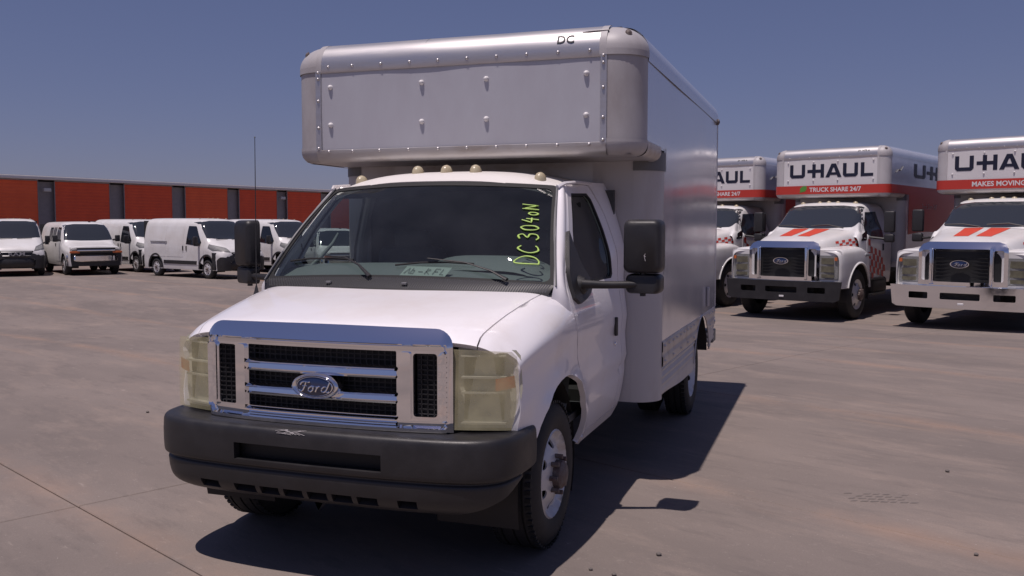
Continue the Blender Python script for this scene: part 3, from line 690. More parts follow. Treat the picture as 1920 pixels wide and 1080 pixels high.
# ---- front fascia
def fas(off, lean=.0): return lambda q: np.c_[q[:, 0], yF(q[:, 0])-off+lean*(q[:, 1]-.72), q[:, 1]]
def sur(q):
    x, z = q[:, 0], q[:, 1]; ed = np.clip((np.abs(x)-.585)/.055, 0, 1); tp = np.clip((z-1.098)/.085, 0, 1.2); rec = sstep(.614, .604, np.abs(x))*sstep(1.104, 1.092, z)*sstep(.730, .742, z)
    return np.c_[x, yF(x)-.034+.024*rec+.055*tp**1.2+.022*ed**2+.010*np.clip((.76-z)/.05, 0, 1)**2, z]
outer = [(-.64, .716), (.64, .716)]+[(.64, 1.09)]+[(.64-.085*(1-math.cos(a)), 1.09+.083*math.sin(a)) for a in np.linspace(.2, math.pi/2, 7)]
outer += [(x, 1.173+.006*(1-(x/.55)**2)) for x in np.linspace(.5, -.5, 9)]+[(-.64+.085*(1-math.cos(a)), 1.09+.083*math.sin(a)) for a in np.linspace(math.pi/2, .2, 7)]+[(-.64, 1.09)]
mid = rrect(-.385, .385, .782, 1.072, .006, 2); slL = rrect(-.570, -.462, .782, 1.064, .014, 3); slR = rrect(.462, .570, .782, 1.064, .014, 3)
gs = P('grille_surround', outer, sur, MT['chrome'], T, step=.011, holes=[mid, slL, slR], thick=.055, smooth=28)
# raised pillar ribs beside the slots
for sg in (1, -1):
    for x0, x1 in ((.400, .455), (.580, .622)):
        P('pillar_rib', rrect(x0, x1, .765, 1.07, .012, 3) if sg > 0 else rrect(-x1, -x0, .765, 1.07, .012, 3), lambda q: sur(q)-np.array([0, .014, 0]), MT['chrome'], gs, step=.03, thick=.02, smooth=30)
    P('slot_mesh', rrect(sg*.5165-.055, sg*.5165+.055, .77, 1.07, .01), fas(-.035), MT['mesh'], gs, step=.03)
    v = cat(*[box((sg*.5165, float(yF(.5165))+.022, z), (.10, .008, .004)) for z in np.arange(.79, 1.055, .022)], *[box((sg*.5165+dx, float(yF(.5165))+.022, .92), (.004, .008, .28)) for dx in (-.03, 0, .03)])
    k = O('slot_lattice', v, MT['black'], gs, 0); k['kind'] = 'stuff'
P('grille_backing', rrect(-.40, .40, .77, 1.09, .01), fas(-.06), MT['mesh'], gs, step=.05)
v = cat(*[tube([(x, float(yF(x))+.03, z) for x in np.linspace(-.385, .385, 12)], .003, 4, False) for z in np.arange(.795, 1.07, .021)], *[box((x, float(yF(x))+.032, .927), (.004, .004, .29)) for x in np.arange(-.38, .381, .03)])
k = O('grille_lattice', v, MT['black'], gs, 0); k['kind'] = 'stuff'
def bar(z0, z1, ztip=.35):
    h_ = z1-z0; pr = [(.03, z0), (-.020, z0+.001), (-.024, z0+.008), (-.012, z0+.012), (-.008, z0+h_*.55), (-.030, z0+h_*.62), (-.034, z0+h_*.70), (-.028, z0+h_*.80), (.0, z1-.002), (.03, z1)]
    return sweep(pr, lambda t, p: (t, float(yF(t))+p[0], p[1]), np.linspace(-.386, .386, 16))
for z0, z1 in ((.950, 1.008), (.838, .893), (.728, .784)):
    if z0 < .73: z0 = .742
    O('grille_bar', bar(z0, z1), MT['chrome'], gs, 30)
O('radiator_support', sweep([(.085, .70), (.085, 1.070), (.34, 1.070)], lambda t, p: (t, float(yF(t))+p[0], p[1]), np.linspace(-.85, .85, 16)), MT['under'], T)  # added unseen dark strip, blocks sun leaking between lamps, grille and hood
# oval emblem
def ell(sx, sz, prof, cx, cy_2, cz): # prof: (rho, y)
    V = []; n_ = 40
    for rho, yy in prof:
        for k in range(n_):
            a = 2*math.pi*k/n_; V.append((cx+sx*rho*math.cos(a), cy_2+yy, cz+sz*rho*math.sin(a)))
    return V, [(i*n_+k, i*n_+(k+1) % n_, (i+1)*n_+(k+1) % n_, (i+1)*n_+k) for i in range(len(prof)-1) for k in range(n_)]
EY = float(yF(0))-.04
em = O('oval_badge', ell(.122, .058, [(1.0, .03), (1.0, 0), (.97, -.010), (.90, -.014), (.84, -.010), (.80, -.003)], 0, EY, .900), MT['chrome'], gs, 50)
O('badge_face', ell(.122, .058, [(.82, -.004), (.6, -.010), (.3, -.013), (.001, -.014)], 0, EY, .900), MT['emblem'], em, 80)
O('badge_line', ell(.122, .058, [(.77, -.0062), (.765, -.0085), (.735, -.0095), (.73, -.0075)], 0, EY, .900), MT['chrome'], em, 80)
# script lettering: flowing strokes
sc_ = {'F': [[(.02,.62),(.10,.86),(.32,.95),(.62,.90),(.80,.98)],[(.46,.90),(.40,.45),(.28,.08),(.10,.0),(.02,.16)],[(.22,.50),(.60,.54)]],
       'o': [[(.30,.55),(.10,.40),(.06,.12),(.24,0),(.42,.18),(.40,.45),(.26,.56),(.55,.50)]], 'r': [[(.05,.52),(.14,.46),(.10,0)],[(.13,.30),(.28,.55),(.42,.50)]],
       'd': [[(.42,.50),(.20,.55),(.04,.30),(.10,.04),(.30,.05),(.46,.35),(.60,1.0)],[(.50,.55),(.42,.10),(.52,0),(.68,.10)]]}
g = []; xx = -.076
for ch, wd in (('F', .044), ('o', .036), ('r', .032), ('d', .044)):
    for st_ in sc_[ch]:
        g.append(tube([(xx+(p[0]+.14*p[1])*.062, EY-.016+.004*abs(xx+p[0]*.06)/.08, .877+p[1]*.046) for p in smooth(st_, 4)], .0036, 6))
    xx += wd
O('badge_script', cat(*g), MT['chrome'], em, 50)
# headlights
for sg in (1, -1):
    out = [(.634, .728), (.882, .728), (.896, .79), (.909, .90), (.908, .93), (.899, 1.050), (.880, 1.074), (.634, 1.084)]
    if sg < 0: out = [(-x, z) for x, z in out][::-1]
    hs = P('headlight', [(x*1.0, z) for x, z in out], fas(-.055, .04), MT['housing'], T, step=.04)
    ln = P('headlight_lens', out, lambda q: np.c_[q[:, 0], yF(q[:, 0])-.005+.03*(q[:, 1]-.72)+.018*np.clip((np.abs(q[:, 0])-.86)/.045, 0, 1)**2, q[:, 1]], MT['lens'], hs, step=.03)
    for z0, z1 in ((.965, 1.045), (.895, .950), (.762, .882)):
        x0, x1 = .665, .835
        rr_ = rrect(x0, x1, z0, z1, .008, 3); rr_ = rr_ if sg > 0 else [(-x, z) for x, z in rr_][::-1]
        P('reflector', rr_, lambda q: np.c_[q[:, 0], yF(q[:, 0])+.052+.02*np.cos((q[:, 0]-sg*.75)*18), q[:, 1]], MT['reflector'], hs, step=.02)
    for z in (.888, .957, 1.053, .752):
        v = sweep([(.0+.012, z-.004), (.012, z+.004), (.06, z+.004), (.06, z-.004)], lambda t, p: (sg*t, float(yF(t))+p[0]+.012, p[1]), np.linspace(.66, .85, 8)); O('shelf', v, MT['housing'], hs)
    am = [(.812, .898), (.892, .915), (.888, .968), (.812, .953)]; am = am if sg > 0 else [(-x, z) for x, z in am][::-1]
    P('side_marker', am, lambda q: np.c_[q[:, 0], yF(q[:, 0])+.012+.018*np.clip((np.abs(q[:, 0])-.86)/.045, 0, 1)**2, q[:, 1]], MT['amber'], hs, step=.02)
# bumper: swept round the front
bx_ = [0, .3, .6, .77, .86, .91, .928, .932, .930]; by_ = [-.905, -.900, -.878, -.842, -.785, -.70, -.60, -.52, -.43]
bl = np.r_[0, np.cumsum(np.hypot(np.diff(bx_), np.diff(by_)))]
def bpath(a):
    s = np.abs(a); x = pchip(bl, bx_, s); y = pchip(bl, by_, s); e = 1e-3
    tx = pchip(bl, bx_, s+e)-pchip(bl, bx_, s-e); ty = pchip(bl, by_, s+e)-pchip(bl, by_, s-e); l = np.hypot(tx, ty)+1e-9
    return x, y, ty/l, -tx/l # outward normal (x>0 side)
BP = [(-.33, .703), (-.10, .714), (-.035, .717), (-.010, .710), (0, .690), (.003, .62), (0, .545), (-.006, .532), (-.020, .526), (-.022, .518), (-.012, .506), (-.020, .44), (-.045, .395), (-.085, .370), (-.14, .360)]  # first point: hidden ledge extended back to block sun leaking behind the bumper
BPa = np.array(BP)
def bump(q, off=0.):
    a, v = q[:, 0], q[:, 1]; x, y, nx, ny = bpath(a); o = pchip(range(len(BP)), BPa[:, 0], v)-off; z = pchip(range(len(BP)), BPa[:, 1], v)
    o = o-.012*sstep(.5, 1.3, np.abs(a))*(z < .525)
    return np.c_[np.sign(a)*(x+nx*o), y+ny*o, z]
Lb = bl[-1]; vz = lambda z: float(np.interp(-z, -BPa[2:, 1], np.arange(2, len(BP))))
slot = [(-.375, vz(.634)), (.375, vz(.634)), (.375, vz(.566)), (-.375, vz(.566))]
holes = [slot]
for x0, x1 in ((-.60, -.49), (-.40, -.28), (-.255, -.155), (-.13, -.03), (-.005, .095), (.12, .22), (.245, .345), (.44, .53)):
    holes.append([(x0, vz(.437)), (x1, vz(.437)), (x1, vz(.398)), (x0, vz(.398))])
bo = [(-Lb, 1), (-Lb+.25, .4), (-Lb+.5, 0), (Lb-.5, 0), (Lb-.25, .4), (Lb, 1), (Lb, vz(.55)), (Lb-.13, vz(.50)), (Lb-.35, vz(.43)), (Lb-.52, vz(.385)), (Lb-.62, vz(.364)), (-Lb+.62, vz(.364)), (-Lb+.52, vz(.385)), (-Lb+.35, vz(.43)), (-Lb+.13, vz(.50)), (-Lb, vz(.55))]
bmp = P('bumper', bo, bump, MT['bumper'], T, step=(.05, .35), holes=holes, thick=.04, smooth=50, flip=True)
P('bumper_backing', [(-.7, 3), (.7, 3), (.7, 13), (-.7, 13)], lambda q: bump(q, .055), MT['mesh'], bmp, step=(.1, 1))
g = []
for k in range(14):
    a = rnd.uniform(-.16, -.02); p0 = bump(np.array([[a, 3.4+rnd.uniform(-.5, .5)]]), -.001)[0]; p1 = bump(np.array([[a+rnd.uniform(.02, .07), 3.3+rnd.uniform(-.6, .6)]]), -.001)[0]
    g.append(tube([p0, (p0+p1)/2+np.array([0, -.0006, .003]), p1], .0016, 4, flat=.5))
O('scuff_mark', cat(*g), MT['fibre'], bmp, 0)
# inner wheel wells, chassis
for sg in (1, -1):
    for yy, rr_, xo in ((0, .49, .90), (WB, .50, 1.175)):
        v = sweep([(xo-.04, rr_), (.45, rr_), (.42, .1)], lambda t, p: (sg*p[0], yy+p[1]*math.cos(t)*1.0, WR+p[1]*math.sin(t)), np.linspace(-.45 if yy == 0 else .25, math.pi+.3 if yy == 0 else math.pi-.25, 20)); O('wheel_well', v, MT['under'], T)
O('chassis', cat(box((.42, 2.0, .50), (.08, 5.0, .14)), box((-.42, 2.0, .50), (.08, 5.0, .14)), box((0, .45, .54), (1.1, 1.5, .16)), box((0, 1.35, .62), (1.7, 1.2, .1)), box((0, 1.7, .46), (.5, 1.4, .14)), box((-.75, 2.1, .48), (.4, .9, .22)), tube([(-.8, 0, WR), (.8, 0, WR)], .05), tube([(-.9, WB, WR), (.9, WB, WR)], .07), lathe([(-.16, .02), (-.12, .15), (.12, .15), (.16, .02)], 16, 'x', (0, WB, WR)), tube([(.25, .5, .40), (.3, 2.2, .38), (.6, 3.0, .38)], .035), box((0, -.35, .54), (1.0, .3, .16)), box((0, -.22, .84), (1.3, .72, .40))), MT['under'], T)  # includes added unseen boxes that stop sun leaking through engine bay and underside
dish_f = [.012, .010, .004, -.010, -.012, .004, .010]
for sg in (1, -1):
    wheel_parts(T, sg*.775, 0, WR, .245, .218, sg, [.018, .016, .010, -.004, -.030, -.020, .006], holes=6, lugs=8)
    t_ = wheel_parts(T, sg*.975, WB, WR, .205, .218, sg, [-.115, -.112, -.100, -.085, -.03, -.015, .006], holes=6, lugs=8)
    o = O('wheel', lathe([(-.10, .21), (-.10, .29), (-.07, .36), (.07, .36), (.10, .29), (.10, .21)], 36), MT['tyre'], T, 50); o.location = (sg*.715, WB, WR)
# interior
O('dashboard', cat(sweep([(.03, 1.305), (.10, 1.345), (.22, 1.395), (.36, 1.415), (.44, 1.405), (.49, 1.34), (.47, 1.0), (.3, .6)], lambda t, p: (t, p[0]+.06*(t/.8)**2, p[1]-.02*(t/.8)**2), np.linspace(-.84, .84, 15)), sweep([(.20, 1.385), (.26, 1.43), (.36, 1.462), (.44, 1.455), (.48, 1.38)], lambda t, p: (t, p[0], p[1]-.06*((t-.40)/.35)**4), np.linspace(.03, .77, 14))), MT['interl'], T, 50)
O('cab_interior', cat(box((0, .85, .58), (1.74, 1.2, .04)), box((0, 1.39, 1.18), (1.74, .03, 1.35)), grid(lambda x, y: (x, y, 1.86-.05*abs(x/.7)**3), np.linspace(-.70, .70, 7), [.60, 1.4])), MT['inter'], T)
for sx_ in (-.42, .42):
    st_ = O('seat', cat(box((sx_, .82, .86), (.46, .48, .18), .05), box((sx_, 1.10, 1.18), (.46, .16, .62), .06), box((sx_, 1.12, 1.52), (.26, .10, .16), .04)), MT['inter'], T)
ring = [(.42+.185*math.cos(a), .50-.075*math.sin(a), 1.20+.165*math.sin(a)) for a in np.linspace(0, 2*math.pi, 25)]
O('steering_wheel', cat(tube(ring, .014, 6, False), tube([(.24, .50, 1.2), (.60, .50, 1.2)], .016, 6), tube([(.42, .50, 1.2), (.42, .36, 1.12)], .04, 8)), MT['inter'], T, 60)
O('grab_handle', tube([(-.80, .30, 1.42), (-.775, .335, 1.385), (-.735, .37, 1.385), (-.70, .42, 1.44), (-.665, .50, 1.52), (-.65, .54, 1.58)], [.016, .014, .014, .013, .011, .007], 8), MT['interl'], T, 60)
O('dash_placard', cat(grid(lambda u, v: (-.02+.26*u+.03*v, .085+.05*v+.01*u, 1.352+.055*v-.006*u), [0, .25, .5, .75, 1], [0, 1])), MT['paper'], T)
def pq(u, v): return (-.02+.26*u+.03*v, .085+.05*v+.01*u-.004, 1.352+.055*v-.006*u+.002)
O('placard_marks', cat(*[tube([pq(*p) for p in l], .0014, 4) for l in ([(.06,.3),(.12,.8),(.16,.3)], [(.2,.8),(.19,.3),(.26,.3),(.26,.6),(.2,.6)], [(.35,.5),(.45,.5)], [(.52,.3),(.52,.8),(.6,.7),(.53,.5),(.62,.3)], [(.7,.3),(.7,.8),(.8,.8)], [(.7,.55),(.78,.55)], [(.86,.8),(.86,.3),(.94,.3)])]), MT['ink'], T, 0)
# mirrors
for sg in (1, -1):
    def mv(vf): return vf if sg > 0 else mirror_x(vf)
    arm = O('mirror', mv(cat(tube([(.93, .36, 1.315), (1.05, .40, 1.31), (1.24, .47, 1.312)], [.026, .021, .020], 10), tube([(1.24, .47, 1.25), (1.24, .47, 1.6)], .016, 8))), MT['bumper'], T, 50)
    def mold(x0, x1, z0, z1, y0, y1, r):
        o_ = rrect(x0, x1, z0, z1, r, 5); cx_, cz_ = (x0+x1)/2, (z0+z1)/2; V = []; lay = [(0, .62), (.10, .86), (.28, .97), (.5, 1.0), (1.0, 1.0)]
        for d, k_ in lay:
            V += [(cx_+(p[0]-cx_)*(1-(1-k_)*.5), y0+(y1-y0)*d, cz_+(p[1]-cz_)*(1-(1-k_)*.35)) for p in o_]
        m_ = len(o_); Fs = [(i*m_+k_, i*m_+(k_+1) % m_, (i+1)*m_+(k_+1) % m_, (i+1)*m_+k_) for i in range(len(lay)-1) for k_ in range(m_)]
        Fs.append(tuple(range(m_))[::-1]); Fs.append(tuple(range((len(lay)-1)*m_, len(lay)*m_))); return V, Fs
    def tw(vf):
        if sg > 0: return vf
        a_ = math.radians(28); c_, s_ = math.cos(a_), math.sin(a_); o_ = []
        for x, y, z in vf[0]:
            dx, dy = (x+1.24)*.92, (y-.49)*.62; o_.append((-1.275+dx*c_+dy*s_, .49-dx*s_+dy*c_, z))
        return o_, vf[1]
    O('mirror_housing', tw(mv(cat(mold(1.135, 1.342, 1.372, 1.66, .42, .56, .035), mold(1.145, 1.338, 1.262, 1.368, .44, .56, .03)))), MT['bumper'], arm, 50)
    O('mirror_glass', tw(mv(cat(box((1.239, .563, 1.516), (.18, .006, .255), .002), box((1.242, .563, 1.315), (.165, .006, .085), .002)))), MT['chrome'], arm)
    O('mirror_sail', mv(cat(panel([(.225, 1.25), (.24, 1.38), (.30, 1.48), (.37, 1.565), (.41, 1.60), (.43, 1.53), (.49, 1.44), (.57, 1.375), (.63, 1.335), (.62, 1.28), (.52, 1.245), (.40, 1.225), (.30, 1.215)], lambda q: np.c_[Sx(q[:, 0], q[:, 1])+.022, q[:, 0], q[:, 1]], step=.05, thick=.03), tube([(.89, .40, 1.30), (.95, .39, 1.312)], [.075, .035], 12))), MT['black'], arm, 50)
# chip in the near mirror's shell
O('chipped_spot', cat(tube([(1.262, .418, 1.478), (1.255, .417, 1.47), (1.262, .417, 1.462)], .003, 5, flat=.6), tube([(1.256, .417, 1.465), (1.262, .418, 1.44)], .0025, 5, flat=.6)), MT['whiteg'], T)
O('radio_antenna', cat(tube([(-.880, .02, 1.24), (-.880, .03, 2.12)], [.0035, .0018], 6), lathe([(0, .018), (.02, .012), (.05, .005)], 10, 'z', (-.88, .02, 1.235)), lathe([(0, .001), (.004, .005), (.01, .001)], 8, 'z', (-.88, .03, 2.115))), MT['black'], T)
# ---- cargo box
base, xi, zr = cargo_box(T, 1.15, .81, 1.44, 4.47, 2.785, 2.04, .86, R=.145, rb=.07)
B = 1.15
zt_row = [(x, 2.633) for x in (-.86, -.69, -.488, -.29, -.10, .09, .28, .47, .663, .853)]
for x, z in zt_row: put('rivet', rivet_small, (x, .802, z), base)
for x in (-.86, -.69, -.50, -.30, -.10, .09, .28, .47, .66, .853): put('rivet', rivet_small, (x, .800, 2.098), base)
for x in (-.85, -.212, .214, .832):
    for z in (2.505, 2.267): put('large_rivet', rivet_big, (x, .810, z), base)
for sg in (-1, 1):
    for z in (2.56, 2.42, 2.25, 2.12, 2.60): put('rivet', rivet_small, (sg*.934, .800, z), base)
    # lamp on corner cap
    a = math.radians(38); c_ = (sg*(xi+.21*math.sin(a)*.93), .81+.2-.21*math.cos(a)*.93, zr+.10)
    a = math.radians(42); b2_ = math.radians(38); c_ = (sg*(xi+.208*math.cos(b2_)*math.sin(a)), 1.01-.208*math.cos(b2_)*math.cos(a), zr+.153*math.sin(b2_))
    cl = O('corner_lamp', ell(.016, .016, [(1.25, 0), (1.25, -.008), (1.0, -.008), (.6, -.014), (.001, -.016)], 0, 0, 0), MT['hub'], base, 60); cl.location = c_; cl.rotation_euler = (math.radians(-28), 0, sg*a)
# DC lettering on the top rail
def rail_map(x, y, z):
    a = y/.155; return (x, .81+.145-(.1555+z)*math.cos(a), zr+(.1555+z)*math.sin(a))
v = text_vf('DC', .075, 0, .001, .001); O('rail_lettering', mapv(v, lambda x, y, z: rail_map(x+.705, y+.045, z)), MT['ink'], base, 0)
# repair patch bar at the right end of the rail
O('rail_patch', tube([(.80, .955-.148*math.cos(.8), zr+.148*math.sin(.8)), (.84, .955-.154*math.cos(.8), zr+.154*math.sin(.8)), (.955, .955-.154*math.cos(.82), zr+.154*math.sin(.82))], .010, 8, flat=.5), MT['alud'], base, 60)
# gap and tear lines on the rail
O('rail_joint', tube([(-.20, .955-.153*math.cos(a), zr+.153*math.sin(a)) for a in np.linspace(.8, 1.5, 6)], .002, 4), MT['grey'], base, 0)
# side rails, skirts
for sg in (1, -1):
    def mv(vf): return vf if sg > 0 else mirror_x(vf)
    rx = lambda z: np.interp(z, [.69, .70, .757, .765, .79, .80, .858, .866], [B, B+.010, B+.010, B+.003, B+.003, B+.008, B+.008, B])
    ra_ = [(WB+.50*math.cos(a), .371+.488*math.sin(a)) for a in np.linspace(math.radians(138.), math.radians(42.), 14)]
    rl = P('side_rail', [(1.60, .69), (ra_[0][0]-.003, .69)]+[p for p in ra_ if p[1] > .6905]+[(ra_[-1][0]+.003, .69), (4.45, .69), (4.45, .758), (4.45, .80), (4.45, .866), (1.60, .866), (1.60, .80), (1.60, .758)], lambda q, s=sg: np.c_[s*rx(q[:, 1]), q[:, 0], q[:, 1]], MT['alud'], base, step=(.12, .012), flip=sg < 0)
    for k, y in enumerate(np.arange(1.66, 4.40, .17)):
        for z in ((.83,) if k % 2 else (.83, .73)):
            if abs(y-WB) < .42: continue
            put('rail_rivet', rivet_small, (sg*(B+(.009 if z > .8 else .011)), y, z), base, (0, 0, sg*math.pi/2))
    arch_ = [(WB+.50*math.cos(a), .371+.505*math.sin(a)) for a in np.linspace(math.radians(8), math.radians(172), 20)]
    sk = [(1.60, .49), (1.62, .70), (4.45, .70), (4.45, .60), (WB+.52, .55)]+[(p[0], min(p[1], .699-.001)) for p in arch_ if p[1] < .70][:3]
    rp = [(p[0], p[1]) for p in arch_]
    f = lambda q, s=sg: np.c_[s*(B-.004+.006*np.cos(q[:, 1]*2*math.pi/.052)), q[:, 0], q[:, 1]]
    e1 = [p for p in arch_ if p[1] < .695 and p[0] < WB][::-1]; e2 = [p for p in arch_ if p[1] < .695 and p[0] > WB]
    P('front_skirt', [(1.60, .505), (e1[0][0]-.02, .44)]+e1+[(e1[-1][0]+.0, .70), (1.60, .70)], f, MT['fibre_l'], base, step=.025, thick=.004, flip=sg < 0)
    e2 = [p for p in e2 if p[1] > .52]
    P('rear_skirt', [(4.45, .575), (4.45, .70), (e2[-1][0], .70)]+e2[::-1]+[(WB+.50, .50)], f, MT['fibre_l'], base, step=.025, thick=.004, flip=sg < 0)
    O('arch_trim', mv(tube([(B+.006, p[0], .371+(p[1]-.371)*.966) for p in arch_ if p[1] > .50], .006, 6)), MT['fibre_l'], base, 60)
    O('side_marker_lamp', mv(box((B+.014, 3.85, 1.0), (.02, .06, .17), .006)), MT['fibre'], base)
O('bumper_step', cat(box((0, 4.66, .56), (2.26, .22, .12), .01), box((.9, 4.52, .60), (.08, .25, .16)), box((-.9, 4.52, .60), (.08, .25, .16))), MT['grey'], base)
O('roof_lamp', lathe([(0, .03), (.02, .025), (.03, .001)], 12, 'x', (B, 4.42, 2.60)), MT['hub'], base)

# ------------------------------------------------------------ helpers for lofted vehicle bodies
class Loft:
    "stations[t] = list of K (x,z) half-section points at y[t]; s in [-(K-1),K-1], t in [0,N-1]"
    def __init__(s, ys, secs):
        A = np.array([[(p[0], y, p[1]) for p in sec] for y, sec in zip(ys, secs)], float)
        Lf = A[:, :0:-1].copy(); Lf[:, :, 0] *= -1; s.A = np.concatenate([Lf, A], 1); s.K = A.shape[1]; s.N = len(ys)
    def __call__(s, q, off=0.):
        def ev(a, b_):
            K, N = s.A.shape[1], s.N; a = np.clip(a+s.K-1, 0, K-1-1e-6); b_ = np.clip(b_, 0, N-1-1e-6)
            i, j = a.astype(int), b_.astype(int); u, v = (a-i)[:, None], (b_-j)[:, None]
            def row(jj):
                jj = np.clip(jj, 0, N-1)
                p = [s.A[jj, np.clip(i+k, 0, K-1)] for k in (-1, 0, 1, 2)]; m0, m1 = mono(p[0], p[1], p[2]), mono(p[1], p[2], p[3]); return herm(p[1], p[2], m0, m1, u)
            p = [row(j+k) for k in (-1, 0, 1, 2)]; return herm(p[1], p[2], mono(p[0], p[1], p[2]), mono(p[1], p[2], p[3]), v)
        P_ = ev(q[:, 0], q[:, 1])
        if off:
            e = .02; dx = ev(q[:, 0]+e, q[:, 1])-ev(q[:, 0]-e, q[:, 1]); dy = ev(q[:, 0], q[:, 1]+e)-ev(q[:, 0], q[:, 1]-e)
            nn = np.cross(dx, dy); nn /= np.maximum(np.linalg.norm(nn, axis=1), 1e-9)[:, None]; P_ = P_+nn*off
        return P_
    def inv(s, pts, ax, s0, t0, sg=1):
        "find (s,t) whose (axes ax) coordinates match pts; ax e.g. (1,2) side, (0,2) front, (0,1) top"
        out = []
        if not hasattr(s, 'G'):
            ss = np.linspace(-(s.K-1), s.K-1, 8*(2*s.K-2)+1); tt = np.linspace(0, s.N-1, 8*(s.N-1)+1); s.Q = np.array([(a, b_) for a in ss for b_ in tt]); s.G = s(s.Q)
        for p in pts:
            m = (s.Q[:, 0]*sg >= s0[0]) & (s.Q[:, 0]*sg <= s0[1]) & (s.Q[:, 1] >= t0[0]) & (s.Q[:, 1] <= t0[1]); Q, G_ = s.Q[m], s.G[m]
            c = Q[np.argmin((G_[:, ax[0]]-p[0])**2+(G_[:, ax[1]]-p[1])**2)].copy()
            for _ in range(5):
                e = .01; f0, f1, f2 = s(np.array([c, c+[e, 0], c+[0, e]])); J = np.array([[(f1[a]-f0[a])/e, (f2[a]-f0[a])/e] for a in ax]); r = np.array([p[0]-f0[ax[0]], p[1]-f0[ax[1]]])
                try: d = np.linalg.solve(J, r)
                except Exception: break
                c = c+np.clip(d, -.15, .15)
            out.append(tuple(c))
        return out
def mono(a, b_, c):
    d0, d1 = b_-a, c-b_; return np.where(d0*d1 > 0, 2*d0*d1/np.where(d0+d1 == 0, 1, d0+d1), 0)
def herm(p1, p2, m1, m2, t): return p1*(1+2*t)*(1-t)**2+m1*t*(1-t)**2+p2*t*t*(3-2*t)+m2*t*t*(t-1)
def decal(L_, name, pts, ax, m, root, off=.004, s0=(0, 99), t0=(0, 99), sg=1, step=.25, thick=0., kind=None):
    q = L_.inv(dens(pts, .12), ax, s0, t0, sg); ar = sum(q[i][0]*q[(i+1) % len(q)][1]-q[(i+1) % len(q)][0]*q[i][1] for i in range(len(q)))
    if ar < 0: q = q[::-1]
    o = link(name, mesh(*panel(q, lambda a: L_(a, off), step=step, thick=thick)), m, root, 50); return o
def small_wheel(root, x, y, r, w_, s, rimm='rim', holes=0, dish=None):
    return wheel_parts(root, x, y, r, w_, r*.60, s, dish or [.004, .004, -.006, -.012, -.02, -.006, .004], holes=holes or 5, lugs=5, hubr=r*.14, detail=False, rimm=rimm)
def at_cam(px, depth):
    "ground point seen in photo column px (1920 wide) at a camera depth"
    X = (px-960)/FPX*depth; p = Vector(CAMP)+Vector((R_.x, R_.y, 0))*X+Vector((-math.sin(YAW), math.cos(YAW), 0))*depth; return (p.x, p.y, gz(p.x, p.y))

